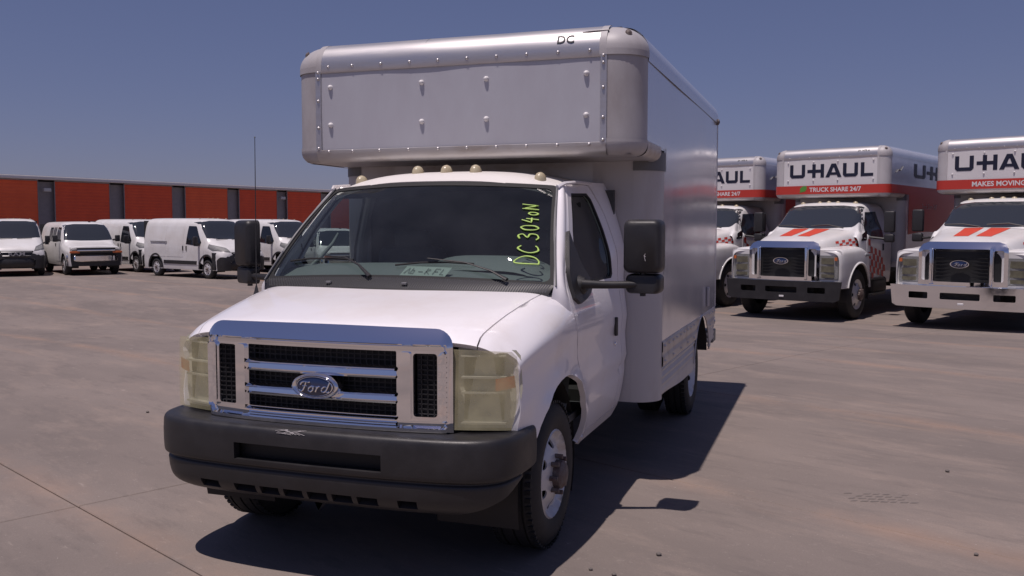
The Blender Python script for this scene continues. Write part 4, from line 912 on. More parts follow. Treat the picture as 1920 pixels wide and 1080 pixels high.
# ------------------------------------------------------------ panel vans parked on the left
def panel_van(label, loc, rz, roof_h=2.17, lights=True, group='white vans parked in front of the storage units', L_=5.0):
    r = thing('panel_van', label, 'van', loc, rz, group); z0 = .30
    def sec(zt, wt, wm, drop=.06, zm=None):
        zm = zm or min(1.0, zt*.7)
        return [(0, zt), (wt*.45, zt-.008), (wt*.8, zt-.03), (wt, zt-drop-.04), (wt+(wm-wt)*.35, zt-drop-.18 if zt > 1.5 else zt-drop-.08), (wm, max(zm, .62)), (wm, .55), (wm-.02, z0)]
    st = [(-.93, sec(.70, .55, .62, .03, .5)), (-.90, sec(.92, .66, .76, .04)), (-.80, sec(1.07, .74, .88, .05)), (-.55, sec(1.19, .80, .94, .06)), (-.25, sec(1.30, .84, .95, .07)), (.02, sec(1.42, .84, .955, .08)), (.30, sec(1.74, .80, .955, .1)), (.56, sec(2.02, .75, .955, .1, 1.1)), (.78, sec(2.12, .74, .955, .1, 1.1)), (1.2, sec(roof_h-.02, .76, .96, .1, 1.1)), (3.9, sec(roof_h, .78, .96, .1, 1.1)), (4.08, sec(roof_h-.02, .77, .95, .1, 1.1))]
    Lf = Loft([a for a, _ in st], [b_ for _, b_ in st]); wb = 3.28; wr = .345
    holes = []
    for sg in (1, -1):
        for yc in (0, wb):
            pts = [(yc+.43*math.cos(a), wr+.03+.43*math.sin(a)) for a in np.linspace(-.12, math.pi+.12, 15)]; pts = [(a, max(b_, .312)) for a, b_ in pts]
            holes.append(Lf.inv(pts, (1, 2), (4.2, 7), (0, 11), sg))
    body = link('body', mesh(*panel([(-7, 0), (7, 0), (7, 11), (-7, 11)], Lf, step=(.22, .2), holes=holes)), MT['white2'], r, 50)
    O('rear_wall', cat(grid(lambda x, z: (x, 4.085, z), [-.93, .93], [z0, roof_h-.1]), grid(lambda x, y: (x, y, z0+.01), [-.9, .9], [-.85, 4.08]), grid(lambda x, z: (x, -.86, z), [-.6, .6], [z0, .9])), MT['black'], r)
    ws = decal(Lf, 'windscreen', [(-.83, 1.44), (-.3, 1.40), (.3, 1.40), (.83, 1.44), (.76, 2.00), (.4, 2.055), (-.4, 2.055), (-.76, 2.00)], (0, 2), MT['wglass'], r, .005, (-9, 9), (4.3, 8))
    for sg in (1, -1):
        d = decal(Lf, 'door', [(.22, .50), (.19, 1.30), (.55, 1.86), (.62, 1.93), (1.32, 1.95), (1.34, .50), (.50, .48), (.48, .6)], (1, 2), MT['white2'], r, .006, (2.8, 7), (4, 11), sg, .3, .006)
        decal(Lf, 'door_window', [(.36, 1.28), (.72, 1.80), (.80, 1.86), (1.22, 1.87), (1.26, 1.22), (.5, 1.16), (.40, 1.20)], (1, 2), MT['dglass'], d, .012, (2.8, 7), (4, 11), sg, .3)
        decal(Lf, 'cladding', [(.60, .62), (2.72, .62), (2.74, .49), (.62, .49)], (1, 2), MT['black'], r, .014, (4, 7), (4, 11), sg, .4, .01)
        for yc, a0, a1 in ((0, 0, math.pi), (wb, 0, math.pi)):
            v = sweep([(.945, .43), (.975, .435), (.978, .49), (.955, .50)], lambda t, p, yc=yc: (sg*p[0], yc+p[1]*math.cos(t), wr+.03+p[1]*math.sin(t)), np.linspace(-.1, math.pi+.1, 16)); O('arch_cladding', v, MT['black'], r)
            v = sweep([(.90, .44), (.5, .44), (.48, .05)], lambda t, p, yc=yc: (sg*p[0], yc+p[1]*math.cos(t), wr+.03+p[1]*math.sin(t)), np.linspace(-.3, math.pi+.3, 14)); O('wheel_well', v, MT['under'], r)
        for yy in (1.24, 1.46): O('door_handle', box((sg*.975, yy, 1.07), (.02, .05, .17), .006), MT['black'], r)
        for (a, b_) in ((1.48, 2.55), (2.62, 3.8)):
            fr = [(a, .75), (a, 1.86), (b_, 1.86), (b_, .75)]
            decal(Lf, 'side_panel', fr, (1, 2), MT['white2'], r, .005, (2.8, 7), (7, 11), sg, .5, .006)
        O('slide_rail', box((sg*.972, 3.05, 1.30), (.02, 1.1, .045), .006), MT['brushed'], r)
        m_ = O('mirror', cat(box((sg*1.10, .46, 1.36), (.17, .12, .27), .03), box((sg*1.08, .46, 1.20), (.13, .10, .09), .02), tube([(sg*.93, .42, 1.20), (sg*1.06, .45, 1.26)], .035, 6)), MT['black'], r)
        for nm, rad, mt_ in (('wheel', wr, 'rim'),):
            for yc in (0, wb): small_wheel(r, sg*.83, yc, wr, .22, sg, dish=[.012, .012, .01, -.004, -.01, -.004, .004])
        hl = decal(Lf, 'headlight', [(sg*.60, .97), (sg*.90, 1.02), (sg*.93, 1.22), (sg*.83, 1.16), (sg*.66, 1.07)], (0, 2), MT['lensc'], r, .012, (0, 7), (1, 4), sg, .2, .02)
        decal(Lf, 'lamp_bezel', [(sg*.57, .94), (sg*.93, .99), (sg*.95, 1.25), (sg*.83, 1.19), (sg*.64, 1.10)], (0, 2), MT['grey'], hl, .006, (0, 7), (1, 4), sg, .2)
    # black bumper and grille
    bp_ = [(-.93, .78), (-.86, .93), (-.55, .97), (0, .90), (.55, .97), (.86, .93), (.93, .78), (.94, .32), (-.94, .32)]
    O('bumper', sweep([(0, .93), (-.035, .90), (-.05, .74), (-.035, .70), (-.035, .66), (-.06, .62), (-.07, .48), (-.03, .36), (.05, .32)], lambda t, p: (.985*math.sin(t), -.93+.62*(1-math.cos(t))**1.15*1.05+p[0]*(.4+.6*math.cos(t)), p[1]*1.0-(p[1] > .88)*.0), np.linspace(-1.50, 1.50, 28)), MT['bumper'], r, 50)
    P('bumper_cover', [(-7, 0), (7, 0), (7, 2.9), (5.6, 2.9), (5.0, 2.3), (4.5, 1.3), (3.6, .85), (-3.6, .85), (-4.5, 1.3), (-5.0, 2.3), (-5.6, 2.9), (-7, 2.9)], lambda q: Lf(q, .010), MT['bumper'], r, step=(.25, .2), smooth=50)
    gr = O('grille', sweep([(-.03, .73), (-.055, .75), (-.055, .92), (-.035, .95)], lambda t, p: (t, -.925+p[0]+.10*(t/.6)**2, p[1]), np.linspace(-.55, .55, 12)), MT['black'], r)
    O('grille_bar', cat(*[tube([(t, -.985+.10*(t/.6)**2, z) for t in np.linspace(-.5, .5, 9)], .008, 4) for z in (.77, .91)]), MT['brushed'], gr)
    v = text_vf('RAM', .17, 0, .006, .002, 1.15); O('badge_lettering', mapv(v, lambda x, y, z: (x*1.5, -.992-z+.09*(x/.6)**2, .785+y)), MT['brushed'], gr, 0)
    for sx_ in (-.55, -.2, 0, .2, .55): O('roof_marker_light', lathe([(0, .035), (.02, .03), (.03, .001)], 8, 'z', (sx_, .98, roof_h-.03-.02*abs(sx_))), MT['markerl'], r)
    O('wiper', cat(tube([(-.60, -.06, 1.40), (-.1, -.03, 1.415)], .012, 5), tube([(.05, -.06, 1.40), (.55, -.03, 1.415)], .012, 5)), MT['black'], r)
    return r
def copy_tree(o, label=None, loc=None, rz=None, parent=None):
    c = o.copy(); COL.objects.link(c)
    if parent is not None: c.parent = parent
    if label: c['label'] = label
    if loc is not None: c.location = loc
    if rz is not None: c.rotation_euler = (0, 0, rz)
    for ch in kids[o.name]: copy_tree(ch, parent=c)
    return c
def cargo_passenger_van(label, loc, rz, group='white vans parked in front of the storage units'):
    r = thing('cargo_van', label, 'van', loc, rz, group); z0 = .34
    def sec(zt, wt, wm, drop=.06, sh=.1):
        zm = min(1.0, zt*.75); return [(0, zt), (wt*.45, zt-.006), (wt*.82, zt-.03), (wt, zt-drop-.03), (wt+(wm-wt)*.35, zt-drop-.16 if zt > 1.5 else zt-drop-.08), (wm, max(zm, .66)), (wm-.01, .55), (wm-.04, z0)]
    st = [(-.86, sec(.98, .80, .86, .03)), (-.82, sec(1.06, .82, .90, .04)), (-.5, sec(1.11, .82, .93, .05)), (-.1, sec(1.17, .83, .94, .06)), (.12, sec(1.22, .84, .94, .06)), (.42, sec(1.55, .80, .94, .08)), (.72, sec(1.84, .74, .94, .08)), (.9, sec(1.91, .72, .94, .09)), (1.4, sec(1.95, .74, .94, .09)), (4.2, sec(1.95, .74, .94, .09)), (4.35, sec(1.90, .72, .92, .09))]
    Lf = Loft([a for a, _ in st], [b_ for _, b_ in st]); wb = 3.26; wr = .36; holes = []
    for sg in (1, -1):
        for yc in (0, wb):
            pts = [(yc+.42*math.cos(a), wr+.02+.42*math.sin(a)) for a in np.linspace(-.05, math.pi+.05, 15)]; pts = [(a, max(b_, .352)) for a, b_ in pts]; holes.append(Lf.inv(pts, (1, 2), (4.2, 7), (0, 10), sg))
    link('body', mesh(*panel([(-7, 0), (7, 0), (7, 10), (-7, 10)], Lf, step=(.22, .2), holes=holes)), MT['white2'], r, 50)
    O('rear_wall', cat(grid(lambda x, z: (x, 4.355, z), [-.9, .9], [z0, 1.85]), grid(lambda x, y: (x, y, z0+.01), [-.88, .88], [-.8, 4.3]), grid(lambda x, z: (x, -.85, z), [-.85, .85], [z0, .95])), MT['black'], r)
    decal(Lf, 'windscreen', [(-.83, 1.27), (-.3, 1.24), (.3, 1.24), (.83, 1.27), (.74, 1.80), (.4, 1.85), (-.4, 1.85), (-.74, 1.80)], (0, 2), MT['wglass'], r, .005, (-9, 9), (3.7, 7.5))
    for sg in (1, -1):
        d = decal(Lf, 'door', [(.40, .50), (.30, 1.20), (.62, 1.68), (.75, 1.80), (1.30, 1.81), (1.32, .50), (.50, .48)], (1, 2), MT['white2'], r, .005, (2.8, 7), (3, 10), sg, .3, .006)
        decal(Lf, 'door_window', [(.52, 1.22), (.80, 1.66), (.86, 1.72), (1.24, 1.73), (1.26, 1.20)], (1, 2), MT['dglass'], d, .010, (2.8, 7), (3, 10), sg, .3)
        for a, b_ in ((1.42, 1.95), (2.06, 2.62)):
            decal(Lf, 'side_window', [(a, 1.22), (a+.02, 1.72), (b_, 1.72), (b_, 1.22)], (1, 2), MT['dglass'], r, .008, (2.8, 7), (3, 10), sg, .3)
        for yc in (0, wb):
            small_wheel(r, sg*.81, yc, wr, .22, sg, dish=[.012, .012, .01, -.004, -.01, -.004, .004])
            v = sweep([(.88, .43), (.5, .43), (.48, .05)], lambda t, p, yc=yc: (sg*p[0], yc+p[1]*math.cos(t), wr+.02+p[1]*math.sin(t)), np.linspace(-.3, math.pi+.3, 14)); O('wheel_well', v, MT['under'], r)
        O('door_handle', box((sg*.95, 1.18, 1.08), (.02, .05, .12), .006), MT['black'], r)
        O('mirror', cat(box((sg*1.08, .52, 1.32), (.17, .12, .24), .03), tube([(sg*.90, .5, 1.26), (sg*1.04, .52, 1.28)], .035, 6)), MT['black'], r)
        h = O('headlight', box((sg*.76, -.885, .955), (.24, .06, .13), .01), MT['lensc'], r); O('turn_signal', box((sg*.72, -.895, .84), (.33, .05, .07), .01), MT['amber'], h)
    gr = O('grille', box((0, -.88, .90), (1.30, .05, .20), .01), MT['black'], r); O('grille_bar', box((0, -.915, .90), (1.28, .03, .05), .008), MT['chromeworn'], gr)
    O('bumper', sweep([(.05, .74), (-.10, .73), (-.13, .70), (-.13, .54), (-.09, .50), (.05, .50)], lambda t, p: (.95*math.sin(t)/math.sin(1.35), -.80+.42*(1-math.cos(t))**1.6+p[0], p[1]), np.linspace(-1.35, 1.35, 20)), MT['chromeworn'], r, 40)
    O('bumper_trim', sweep([(-.08, .77), (-.125, .755), (-.125, .742), (-.05, .74)], lambda t, p: (.93*math.sin(t)/math.sin(1.35), -.80+.42*(1-math.cos(t))**1.6+p[0], p[1]), np.linspace(-1.3, 1.3, 20)), MT['black'], r, 40)
    O('valance', sweep([(-.06, .50), (-.04, .36), (.1, .34)], lambda t, p: (.93*math.sin(t)/math.sin(1.35), -.80+.42*(1-math.cos(t))**1.6+p[0], p[1]), np.linspace(-1.3, 1.3, 20)), MT['black'], r, 40)
    O('roof_marker_light', lathe([(0, .05), (.03, .04), (.04, .001)], 8, 'z', (.2, 1.0, 1.915)), MT['black'], r)
    return r
def head(px_ang): # heading from direction in camera frame (X right, Z depth) of vehicle front
    X, Z = px_ang; wx = X*math.cos(YAW)-Z*math.sin(YAW); wy = X*math.sin(YAW)+Z*math.cos(YAW); return math.atan2(wx, -wy)  # model front is -Y
def ang(deg): return head((math.sin(math.radians(deg)), -math.cos(math.radians(deg))))

van0 = panel_van('white panel van at the far left edge, seen head-on and cut off by the frame', at_cam(30, 34.4), ang(30))
kids = {}
for o in list(bpy.data.objects):
    if o.parent: kids.setdefault(o.parent.name, []).append(o)
for o in bpy.data.objects: kids.setdefault(o.name, [])
copy_tree(van0, 'white panel van half hidden behind the windowed van and the fully visible panel van', at_cam(296, 37.6), ang(48))
copy_tree(van0, 'white panel van shown whole from the side, parked left of the moving truck mirror', at_cam(431, 33.0), ang(52))
copy_tree(van0, 'white panel van peeking out between the moving truck mirror and its windscreen pillar', at_cam(560, 37.0), ang(50))
cv = cargo_passenger_van('white van with side windows, chrome bumper and amber signals, second from the left edge', at_cam(170, 35.4), ang(37)); cv.scale = (1.05,)*3
for o in list(bpy.data.objects):
    if o.parent and o not in kids.get(o.parent.name, []): kids.setdefault(o.parent.name, []).append(o)
for o in bpy.data.objects: kids.setdefault(o.name, [])
copy_tree(cv, 'white van seen only through the windscreen of the moving truck', at_cam(640, 33.5), ang(24)).scale = (.92,)*3

# ------------------------------------------------------------ storage building with red roller doors
D0 = 41.0
A0_ = Vector(at_cam(0, D0)); A0_.z = -.24
dirc = (.279, .42); dl = math.hypot(*dirc); du = (dirc[0]/dl, dirc[1]/dl)
bw_ = Vector((R_.x*du[0]-math.sin(YAW)*du[1], R_.y*du[0]+math.cos(YAW)*du[1], 0)).normalized()
bt = thing('storage_building', 'long low storage building with red roller doors between grey walls behind the vans', 'building', A0_, math.atan2(bw_.y, bw_.x))
# local +x along the facade (to the right and away), +y behind
per = .088*D0; dw = per*.768; H = 4.17
O('wall', cat(box((12, 6.2, H/2-.12), (78, 12, H-.24))), MT['wallg'], bt, 0)
O('gutter', box((12, .02, H-.075), (78.4, .5, .16), .02), MT['fascia'], bt)
O('roof', ([(-27.3, -.1, H+.02), (51.3, -.1, H+.02), (51.3, 6.2, H+.35), (-27.3, 6.2, H+.35), (51.3, 12.5, H+.02), (-27.3, 12.5, H+.02)], [(0, 1, 2, 3), (3, 2, 4, 5)]), MT['roofm'], bt, 0)
# a door = ribbed curtain: horizontal slats joined (each far below 10 px)
def door_mesh(w_, h_):
    V = []; Fs = []; n_ = 26
    for i in range(n_+1):
        z = h_*i/n_; V += [(0, 0, z), (w_, 0, z), (0, -.010, z+h_/n_*.5), (w_, -.010, z+h_/n_*.5)] if i < n_ else [(0, 0, z), (w_, 0, z)]
    for i in range(n_): a = 4*i; Fs += [(a, a+1, a+3, a+2), (a+2, a+3, a+5, a+4)]
    return V, Fs
dms = [mesh(*door_mesh(dw, 3.94)) for _ in range(2)]; dms[0].materials.append(MT['doorr']); dms[1].materials.append(MT['doorr2'])
x00 = -.27*per-2*per
hdr = mesh(*cat(box((dw/2, -.02, 3.98), (dw+.06, .06, .05)), box((-.02, -.02, 1.97), (.03, .05, 3.94)), box((dw+.02, -.02, 1.97), (.03, .05, 3.94)))); hdr.materials.append(MT['wallg'])
for k in range(14):
    x = x00+k*per
    put('roller_door', dms[(k*5 % 3) == 1], (x, -.02, .02), bt); put('door_frame', hdr, (x, 0, 0), bt)
    if k in (3, 7, 11): put('wall_lamp', mesh(*box((0, 0, 0), (.34, .14, .16), .02)), (x-(per-dw)/2+.0, -.09, 3.55), bt).data.materials.append(MT['lampb'])

# ------------------------------------------------------------ big rental trucks on the right
def rental_truck(label, loc, rz, slogan, bumper_mat, leaf=True):
    r = thing('rental_truck', label, 'moving truck', loc, rz, 'big lettered rental trucks parked in a row on the right')
    wr = .48
    # hood
    def sh(zt, w_, zl=1.15): return [(0, zt), (w_*.5, zt-.006), (w_*.85, zt-.03), (w_, zt-.08), (w_+.06, zt-.20), (w_+.10, zl)]
    Hd = Loft([-.86, -.84, -.76, -.4, .1, .50], [sh(1.36, .56, 1.1), sh(1.44, .60, 1.1), sh(1.49, .62), sh(1.58, .68), sh(1.66, .76), sh(1.73, .83)])
    link('hood', mesh(*panel([(-5, 0), (5, 0), (5, 5), (-5, 5)], Hd, step=(.25, .2))), MT['white2'], r, 50)
    for sg in (1, -1):
        a, b_ = (.06, .30) if sg > 0 else (-.30, -.06)
        decal(Hd, 'hood_stripe', [(a, -.40), (b_, -.40), (b_*1.25 if sg > 0 else b_*1.0, .46), (a if sg > 0 else a*1.25, .46)], (0, 1), MT['orange'], r, .004, (-6, 6), (1.5, 5), 1, .3)
    # fenders
    def sf_(z, w_): return [(.60, z-.02), (.74, z), (w_-.12, z-.02), (w_-.02, z-.10), (w_, z-.30), (w_, .85), (w_-.02, .62)]
    ysf = [-.86, -.83, -.70, -.3, .1, .5, .72]; zsf = [1.30, 1.34, 1.37, 1.38, 1.40, 1.34, 1.20]; wsf = [1.06, 1.09, 1.12, 1.14, 1.14, 1.12, 1.08]
    for sg in (1, -1):
        Fd = Loft(ysf, [sf_(a, b_) for a, b_ in zip(zsf, wsf)])
        hole = [(.60*math.cos(a), wr+.60*math.sin(a)) for a in np.linspace(0.05, math.pi-.05, 20)]; hq = Fd.inv([p for p in hole if p[1] > .63], (1, 2), (2.5, 6), (0, 6))
        hq = [hq[0][:1]+(hq[0][1],)]+hq if 0 else hq; hq = [(5.98, hq[0][1])]+[(min(a, 5.95), b_) for a, b_ in hq]+[(5.98, hq[-1][1])]
        vf = panel([(0, 0), (6, 0), (6, 6), (0, 6)], Fd, step=(.2, .2), holes=[hq])
        vf2 = vf if sg > 0 else mirror_x(vf); fo = link('fender', mesh(*vf2), MT['white2'], r, 50)
        lip = tube([(sg*(1.145-.02*abs(math.cos(a))), .60*math.cos(a), wr+.60*math.sin(a)) for a in np.linspace(.2, math.pi-.25, 18)], .022, 6); O('fender_lip', lip, MT['white2'], fo, 60)
        ff = panel(rrect(.60, 1.085, .74, 1.33, .06), lambda q: np.c_[q[:, 0], -.865+.05*((q[:, 0]-.6)/.48)**2, q[:, 1]], step=.1, thick=.04); O('fender_face', ff if sg > 0 else mirror_x(ff), MT['white2'], fo)
        hb = O('headlight', (lambda v: v if sg > 0 else mirror_x(v))(panel(rrect(.70, 1.03, .80, 1.22, .02), lambda q: np.c_[q[:, 0], -.885+.05*((q[:, 0]-.6)/.48)**2, q[:, 1]], step=.08, thick=.02)), MT['housing'] if 0 else MT['lensc'], r)
        O('lamp_back', (lambda v: v if sg > 0 else mirror_x(v))(cat(panel(rrect(.69, 1.04, .79, 1.23, .02), lambda q: np.c_[q[:, 0], -.872+.05*((q[:, 0]-.6)/.48)**2, q[:, 1]], step=.08))), MT['grey'], hb)
        O('reflector', (lambda v: v if sg > 0 else mirror_x(v))(cat(box((.84, -.876, 1.13), (.24, .01, .11)), box((.84, -.876, .98), (.26, .01, .11)), box((.84, -.876, .855), (.26, .01, .06)))), MT['reflector'], hb)
        O('corner_marker', box((sg*1.0, -.868, 1.17), (.05, .02, .06)), MT['amber'], hb)
        v = sweep([(1.10, .61), (.6, .61), (.55, .1)], lambda t, p: (sg*p[0], p[1]*math.cos(t), wr+p[1]*math.sin(t)), np.linspace(-.2, math.pi+.2, 14)); O('wheel_well', v, MT['under'], r)
        wheel_parts(r, sg*.98, 0, wr, .25, .285, sg, [.06, .06, .03, -.01, -.03, -.01, .004], holes=5, lugs=8, hubr=.11, detail=False)
        for yy in (4.6,):
            wheel_parts(r, sg*.98, yy, wr, .25, .285, sg, [-.10, -.10, -.09, -.06, -.03, -.01, .004], holes=5, lugs=8, hubr=.11, detail=False)
    # cab
    def sc2(zt, wt, wm): return [(0, zt), (wt*.5, zt-.01), (wt*.85, zt-.04), (wt, zt-.12), (wt+(wm-wt)*.45, zt-.38 if zt > 1.95 else zt-.12), (wm, 1.55 if zt > 1.95 else zt-.25), (wm+.01, 1.15), (wm, .75), (wm-.02, .62)]
    Cb = Loft([.40, .55, .85, 1.12, 1.30, 1.6, 2.0, 2.25], [sc2(1.68, .84, .96), sc2(1.78, .86, .97), sc2(2.01, .80, .98), sc2(2.21, .77, .98), sc2(2.26, .77, .98), sc2(2.29, .78, .98), sc2(2.29, .78, .98), sc2(2.27, .77, .98)])
    link('cab_body', mesh(*panel([(-8, 0), (8, 0), (8, 7), (-8, 7)], Cb, step=(.25, .2))), MT['white2'], r, 50)
    ws_o = [(-.86, 1.76), (-.3, 1.73), (.3, 1.73), (.86, 1.76), (.755, 2.15), (.4, 2.19), (-.4, 2.19), (-.755, 2.15)]
    decal(Cb, 'windscreen', ws_o, (0, 2), MT['wglass'], r, .006, (-9, 9), (0, 4.2))
    O('wiper', cat(tube([(-.72, .44, 1.78), (-.4, .43, 1.79), (-.1, .40, 1.74)], .014, 5), tube([(.0, .42, 1.78), (.35, .42, 1.80), (.66, .38, 1.74)], .014, 5)), MT['black'], r)
    for sg in (1, -1):
        d = decal(Cb, 'door', [(.80, .75), (.78, 1.45), (.90, 1.85), (1.08, 2.12), (1.80, 2.15), (1.84, .75)], (1, 2), MT['white2'], r, .006, (3, 8), (0, 7), sg, .3, .006)
        decal(Cb, 'door_window', [(.92, 1.55), (.96, 1.78), (1.14, 2.05), (1.68, 2.07), (1.74, 1.54)], (1, 2), MT['dglass'], d, .012, (3, 8), (0, 7), sg, .3)
        # chequer graphics on the door and fender
        V = []; Fs = []
        for i in range(8):
            for j in range(6):
                if (i+j) % 2: continue
                y0 = .84+i*.12+j*.02; z0 = 1.40-j*.13-.02*i
                if z0 < .72 or z0+.1 > 1.45-.05*i+.1: continue
                V += [(sg*1.004, y0, z0), (sg*1.004, y0+.12, z0-.02), (sg*1.004, y0+.10, z0+.11), (sg*1.004, y0-.02, z0+.13)]; k = len(V); Fs.append((k-4, k-3, k-2, k-1))
        q = O('chequer_graphic', (V, Fs), MT['red'], d, 0); q['kind'] = 'stuff'
        V = []; Fs = []
        for i in range(8):
            for j in range(3):
                if (i+j) % 2: continue
                yy0 = -.25+i*.11; zz0 = 1.47-j*.05
                pp = Hd(np.array(Hd.inv([(a_, b2) for a_, b2 in ((yy0, zz0-.03+.02*i*.5), (yy0+.105, zz0-.025+.02*i*.5), (yy0+.12, zz0+.02+.02*i*.5), (yy0+.015, zz0+.012+.02*i*.5))], (1, 2), (2.5, 5), (1, 5), sg)), .005)
                V += [tuple(x) for x in pp]; k = len(V); Fs.append((k-4, k-3, k-2, k-1))
        q = O('chequer_graphic', (V, Fs), MT['red'], r, 0); q['kind'] = 'stuff'
        O('vent_badge', box((sg*1.13, .42, 1.22), (.03, .28, .05), .01), MT['brushed'], r)
        O('side_vent', (lambda v: v if sg > 0 else mirror_x(v))(([(.975, .50, 1.48), (.985, .80, 1.50), (.965, .84, 1.70), (.955, .60, 1.62)], [(0, 1, 2, 3)])), MT['dglass'], r, 0)
        m_ = O('mirror', cat(box((sg*1.36, .95, 1.86), (.20, .12, .42), .03), box((sg*1.36, .95, 1.54), (.19, .11, .16), .03), tube([(sg*.97, .92, 1.56), (sg*1.34, .95, 1.52)], .025, 6)), MT['black'], r)
        O('fuel_tank', box((sg*.86, 1.5, .58), (.34, .9, .34), .08), MT['under'], r); O('cab_step', cat(box((sg*.98, 1.35, .42), (.16, .8, .04)), box((sg*.98, 1.35, .72), (.1, .8, .04))), MT['black'], r)
        O('door_handle', box((sg*1.0, 1.72, 1.35), (.02, .05, .14), .006), MT['black'], r)
    # grille
    sr_ = lambda q: np.c_[q[:, 0], -.975+.10*(q[:, 0]/.70)**2-.0+.09*np.clip((q[:, 1]-1.36)/.12, 0, 1), q[:, 1]]
    o_ = [(-.70, .74), (.70, .74), (.70, 1.36), (.65, 1.45), (.55, 1.49), (-.55, 1.49), (-.65, 1.45), (-.70, 1.36)]
    gs_ = link('grille_surround', mesh(*panel(o_, sr_, step=.06, holes=[rrect(-.44, .44, .82, 1.37, .02), rrect(-.64, -.50, .84, 1.35, .03), rrect(.50, .64, .84, 1.35, .03)], thick=.08)), MT['chrome'], r, 30)
    for sg in (1, -1): O('pillar_rib', box((sg*.47, -.955, 1.08), (.045, .06, .62), .015), MT['chrome'], gs_)
    O('grille_mesh', cat(panel(rrect(-.68, .68, .78, 1.40, .02), lambda q: sr_(q)+np.array([0, .06, 0]), step=.1), *[box((0, -.90, z), (.82, .02, .012)) for z in np.arange(.86, 1.36, .06)]), MT['mesh'], gs_)
    O('lower_chrome_strip', box((0, -.90, .735), (1.25, .04, .04), .01), MT['chrome'], gs_)
    em_ = O('oval_badge', ell(.155, .068, [(1.0, .03), (1.0, 0), (.96, -.012), (.88, -.012), (.84, -.003)], 0, -1.005, 1.12), MT['chrome'], gs_, 50); O('badge_face', ell(.155, .068, [(.86, -.004), (.5, -.012), (.001, -.014)], 0, -1.005, 1.12), MT['emblem'], em_, 80)
    v = cat(*[tube([(-.075+k*.048+(p[0]+.14*p[1])*.07, -1.022, 1.092+p[1]*.055) for p in st_], .005, 5) for k, ch in enumerate('Ford') for st_ in sc_[ch]]); O('badge_script', v, MT['chrome'], em_, 50)
    # bumper: channel with three openings
    bf = lambda q: np.c_[q[:, 0], -1.06+.10*(np.abs(q[:, 0])/1.1)**3, q[:, 1]]
    bo_ = [(-1.10, .42), (-1.02, .38), (1.02, .38), (1.10, .42), (1.14, .75), (-1.14, .75)]
    bm_ = link('bumper', mesh(*panel(bo_, bf, step=.1, holes=[rrect(-.28, .34, .53, .64, .02), rrect(-.80, -.48, .53, .64, .02), rrect(.54, .86, .53, .64, .02)], thick=.16)), bumper_mat, r, 30)
    O('plate_light', box((.05, -1.07, .46), (.09, .01, .035), .004), MT['whiteg'], bm_)
    O('chassis', cat(box((.42, 4.0, .62), (.09, 8.5, .22)), box((-.42, 4.0, .62), (.09, 8.5, .22)), box((0, .0, .60), (1.5, 1.4, .25)), tube([(-.9, 0, .42), (.9, 0, .42)], .06), tube([(-.9, 4.6, .48), (.9, 4.6, .48)], .1), box((0, 1.4, .75), (1.8, 1.8, .1)), box((0, -.75, .62), (1.2, .3, .4))), MT['under'], r)
    for x in (-.55, -.19, 0, .19, .55): O('roof_marker_light', lathe([(0, .05), (.03, .045), (.05, .001)], 10, 'z', (x, 1.34, 2.25-.03*abs(x))), MT['markerl'], r, 60)
    # cargo box
    B_ = 1.20; zt_, zb_, yf_, yw_, yr_ = 3.39, 2.37, 1.30, 2.35, 8.6
    bs, xi_, zr_ = cargo_box(r, B_, yf_, yw_, yr_, zt_, zb_, 1.05, R=.17, rb=.10, rc=.19, main=False, post='post')
    fp = [c for c in bpy.data.objects if c.parent == bs and c.name.startswith('front_panel')][0]; fp.data.materials.clear(); fp.data.materials.append(MT['whiteg'])
    graphic(bs, (-.84, .90), 2.785, .28, yf_-.004)
    # red band round the front and down the sides
    zb0, zb1 = 2.445, 2.62
    def band(off): return [(-B_-off, yf_+1.05), (-B_-off, yf_+.19)]+[(-(xi_+(.19+off)*math.cos(a)), yf_+.19-(.19+off)*math.sin(a)) for a in np.linspace(0, math.pi/2, 9)]+[(xi_+(.19+off)*math.sin(a), yf_+.19-(.19+off)*math.cos(a)) for a in np.linspace(0, math.pi/2, 9)]+[(B_+off, yf_+1.05)]
    pth = band(.013); O('red_band', grid(lambda i, z: (pth[int(i)][0], pth[int(i)][1], z), range(len(pth)), [zb0, zb1]), MT['red'], bs, 30)
    for sg in (1, -1):
        k = sg*(B_+.007)
        O('side_graphic', ([(k, 2.34, zb1), (k, 8.55, zb1), (k, 8.55, 1.65), (k, 3.4, 1.65), (k, 2.62, 1.60), (k, 2.62, 2.44), (k, 2.34, 2.44)], [tuple(range(7)) if sg > 0 else tuple(range(7))[::-1]]), MT['red'], bs, 0)
        for p, hs in BW:
            kx = 4.2/BWW; y_0 = 2.95 if sg > 0 else 2.95+4.2
            f_ = (lambda q, kk=k+sg*.002, y_0=y_0: np.c_[np.full(len(q), kk), y_0+(1 if kk > 0 else -1)*q[:, 0]*kx, 2.80+q[:, 1]*.30])
            O('letter', panel(p, f_, step=.5, holes=hs), MT['navy'], bs, 0)
        v = text_vf('Truck Share 24/7', .16, 0, .001, .001); O('side_lettering', mapv(v, lambda x, y, z: (k+sg*.004, 4.1+sg*x, 2.15+y)), MT['whiteg'], bs, 0)
        # trailing swoosh mark on the attic side
        O('side_mark', tube([(k, 1.72, 2.86), (k, 1.85, 2.93), (k, 2.00, 2.91), (k, 2.15, 3.00)], .02, 4, flat=.3), MT['grey'], bs, 0)
    v = text_vf(slogan, .125, 0, .001, .003); O('slogan_lettering', mapv(v, lambda x, y, z: (x+.13, yf_-.014-z, zb0+.048+y)), MT['whiteg'], bs, 0)
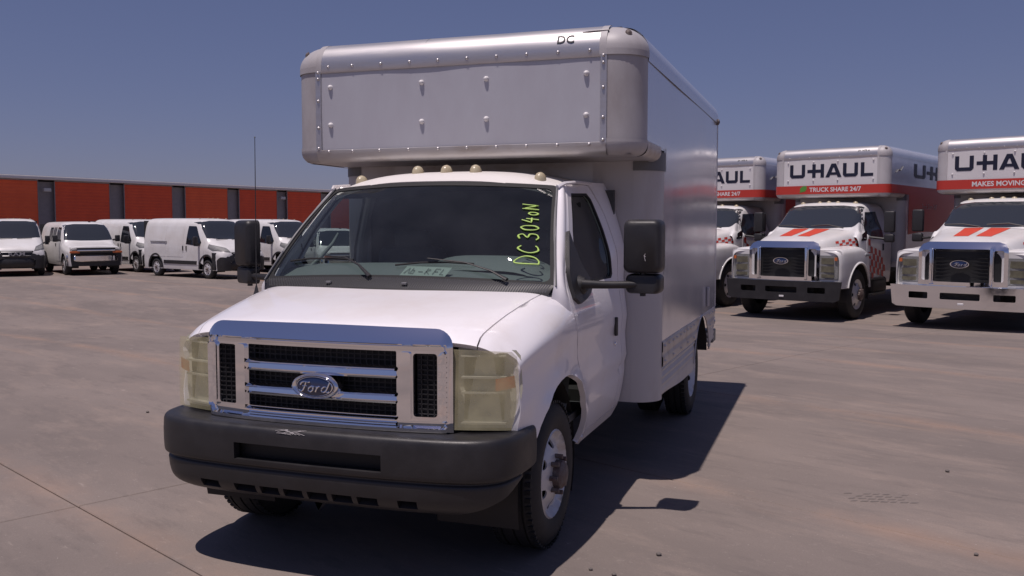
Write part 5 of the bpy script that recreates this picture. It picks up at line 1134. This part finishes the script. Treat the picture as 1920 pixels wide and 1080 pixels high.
    if leaf:
        O('leaf_graphic', ([(-.63, yf_-.016, zb0+.03), (-.60, yf_-.016, zb0+.06), (-.61, yf_-.016, zb0+.12), (-.55, yf_-.016, zb0+.165), (-.47, yf_-.016, zb0+.175), (-.46, yf_-.016, zb0+.11), (-.50, yf_-.016, zb0+.06), (-.57, yf_-.016, zb0+.045)], [(0, 1, 2, 3, 4, 5, 6, 7)]), MT['green'], bs, 0)
    v = text_vf('JH 1475 A', .055, 0, .001, .0008); O('unit_lettering', mapv(v, lambda x, y, z: (x+.70, yf_+.17-.181*math.cos(.38+y/.18), zr_+.181*math.sin(.38+y/.18)+.0)), MT['ink'], bs, 0)
    for z in (3.11, 2.73):
        for x in (-.88, -.33, .18, .90): put('large_rivet', rivet_big, (x, yf_-.001, z), bs)
    for x in np.linspace(-.85, .85, 9): put('rivet', rivet_small, (x, yf_-.007, 3.205), bs)
    for sg in (1, -1):
        a = math.radians(42); b2_ = math.radians(38); cl = O('corner_lamp', ell(.022, .022, [(1.25, 0), (1.25, -.01), (.6, -.02), (.001, -.02)], 0, 0, 0), MT['hub'], bs, 60)
        cl.location = (sg*(xi_+.198*math.cos(b2_)*math.sin(a)), yf_+.19-.198*math.cos(b2_)*math.cos(a), zr_+.178*math.sin(b2_)); cl.rotation_euler = (math.radians(-28), 0, sg*a)
    O('lower_side', cat(box((1.14, 5.5, .93), (.06, 6.0, .22)), box((-1.14, 5.5, .93), (.06, 6.0, .22)), box((0, 5.4, .98), (2.2, 6.2, .12))), MT['alud'], bs)
    return r
def cpt(X, Z):
    p = Vector(CAMP)+Vector((R_.x, R_.y, 0))*X+Vector((-math.sin(YAW), math.cos(YAW), 0))*Z; return (p.x, p.y, gz(p.x, p.y))
rental_truck('lettered rental truck with a grey bumper, middle one of three, whole front visible', cpt(5.73, 18.03), ang(-40), 'TRUCK SHARE 24/7', MT['bumper'])
rental_truck('lettered rental truck half hidden behind the silver box of the foreground truck', cpt(4.0, 20.9), ang(-40), 'TRUCK SHARE 24/7', MT['bumper'])
rental_truck('lettered rental truck with a chrome bumper, cut off by the right edge of the photo', cpt(8.09, 15.83), ang(-43), 'MAKES MOVING EASIER', MT['chromeworn'], leaf=False)
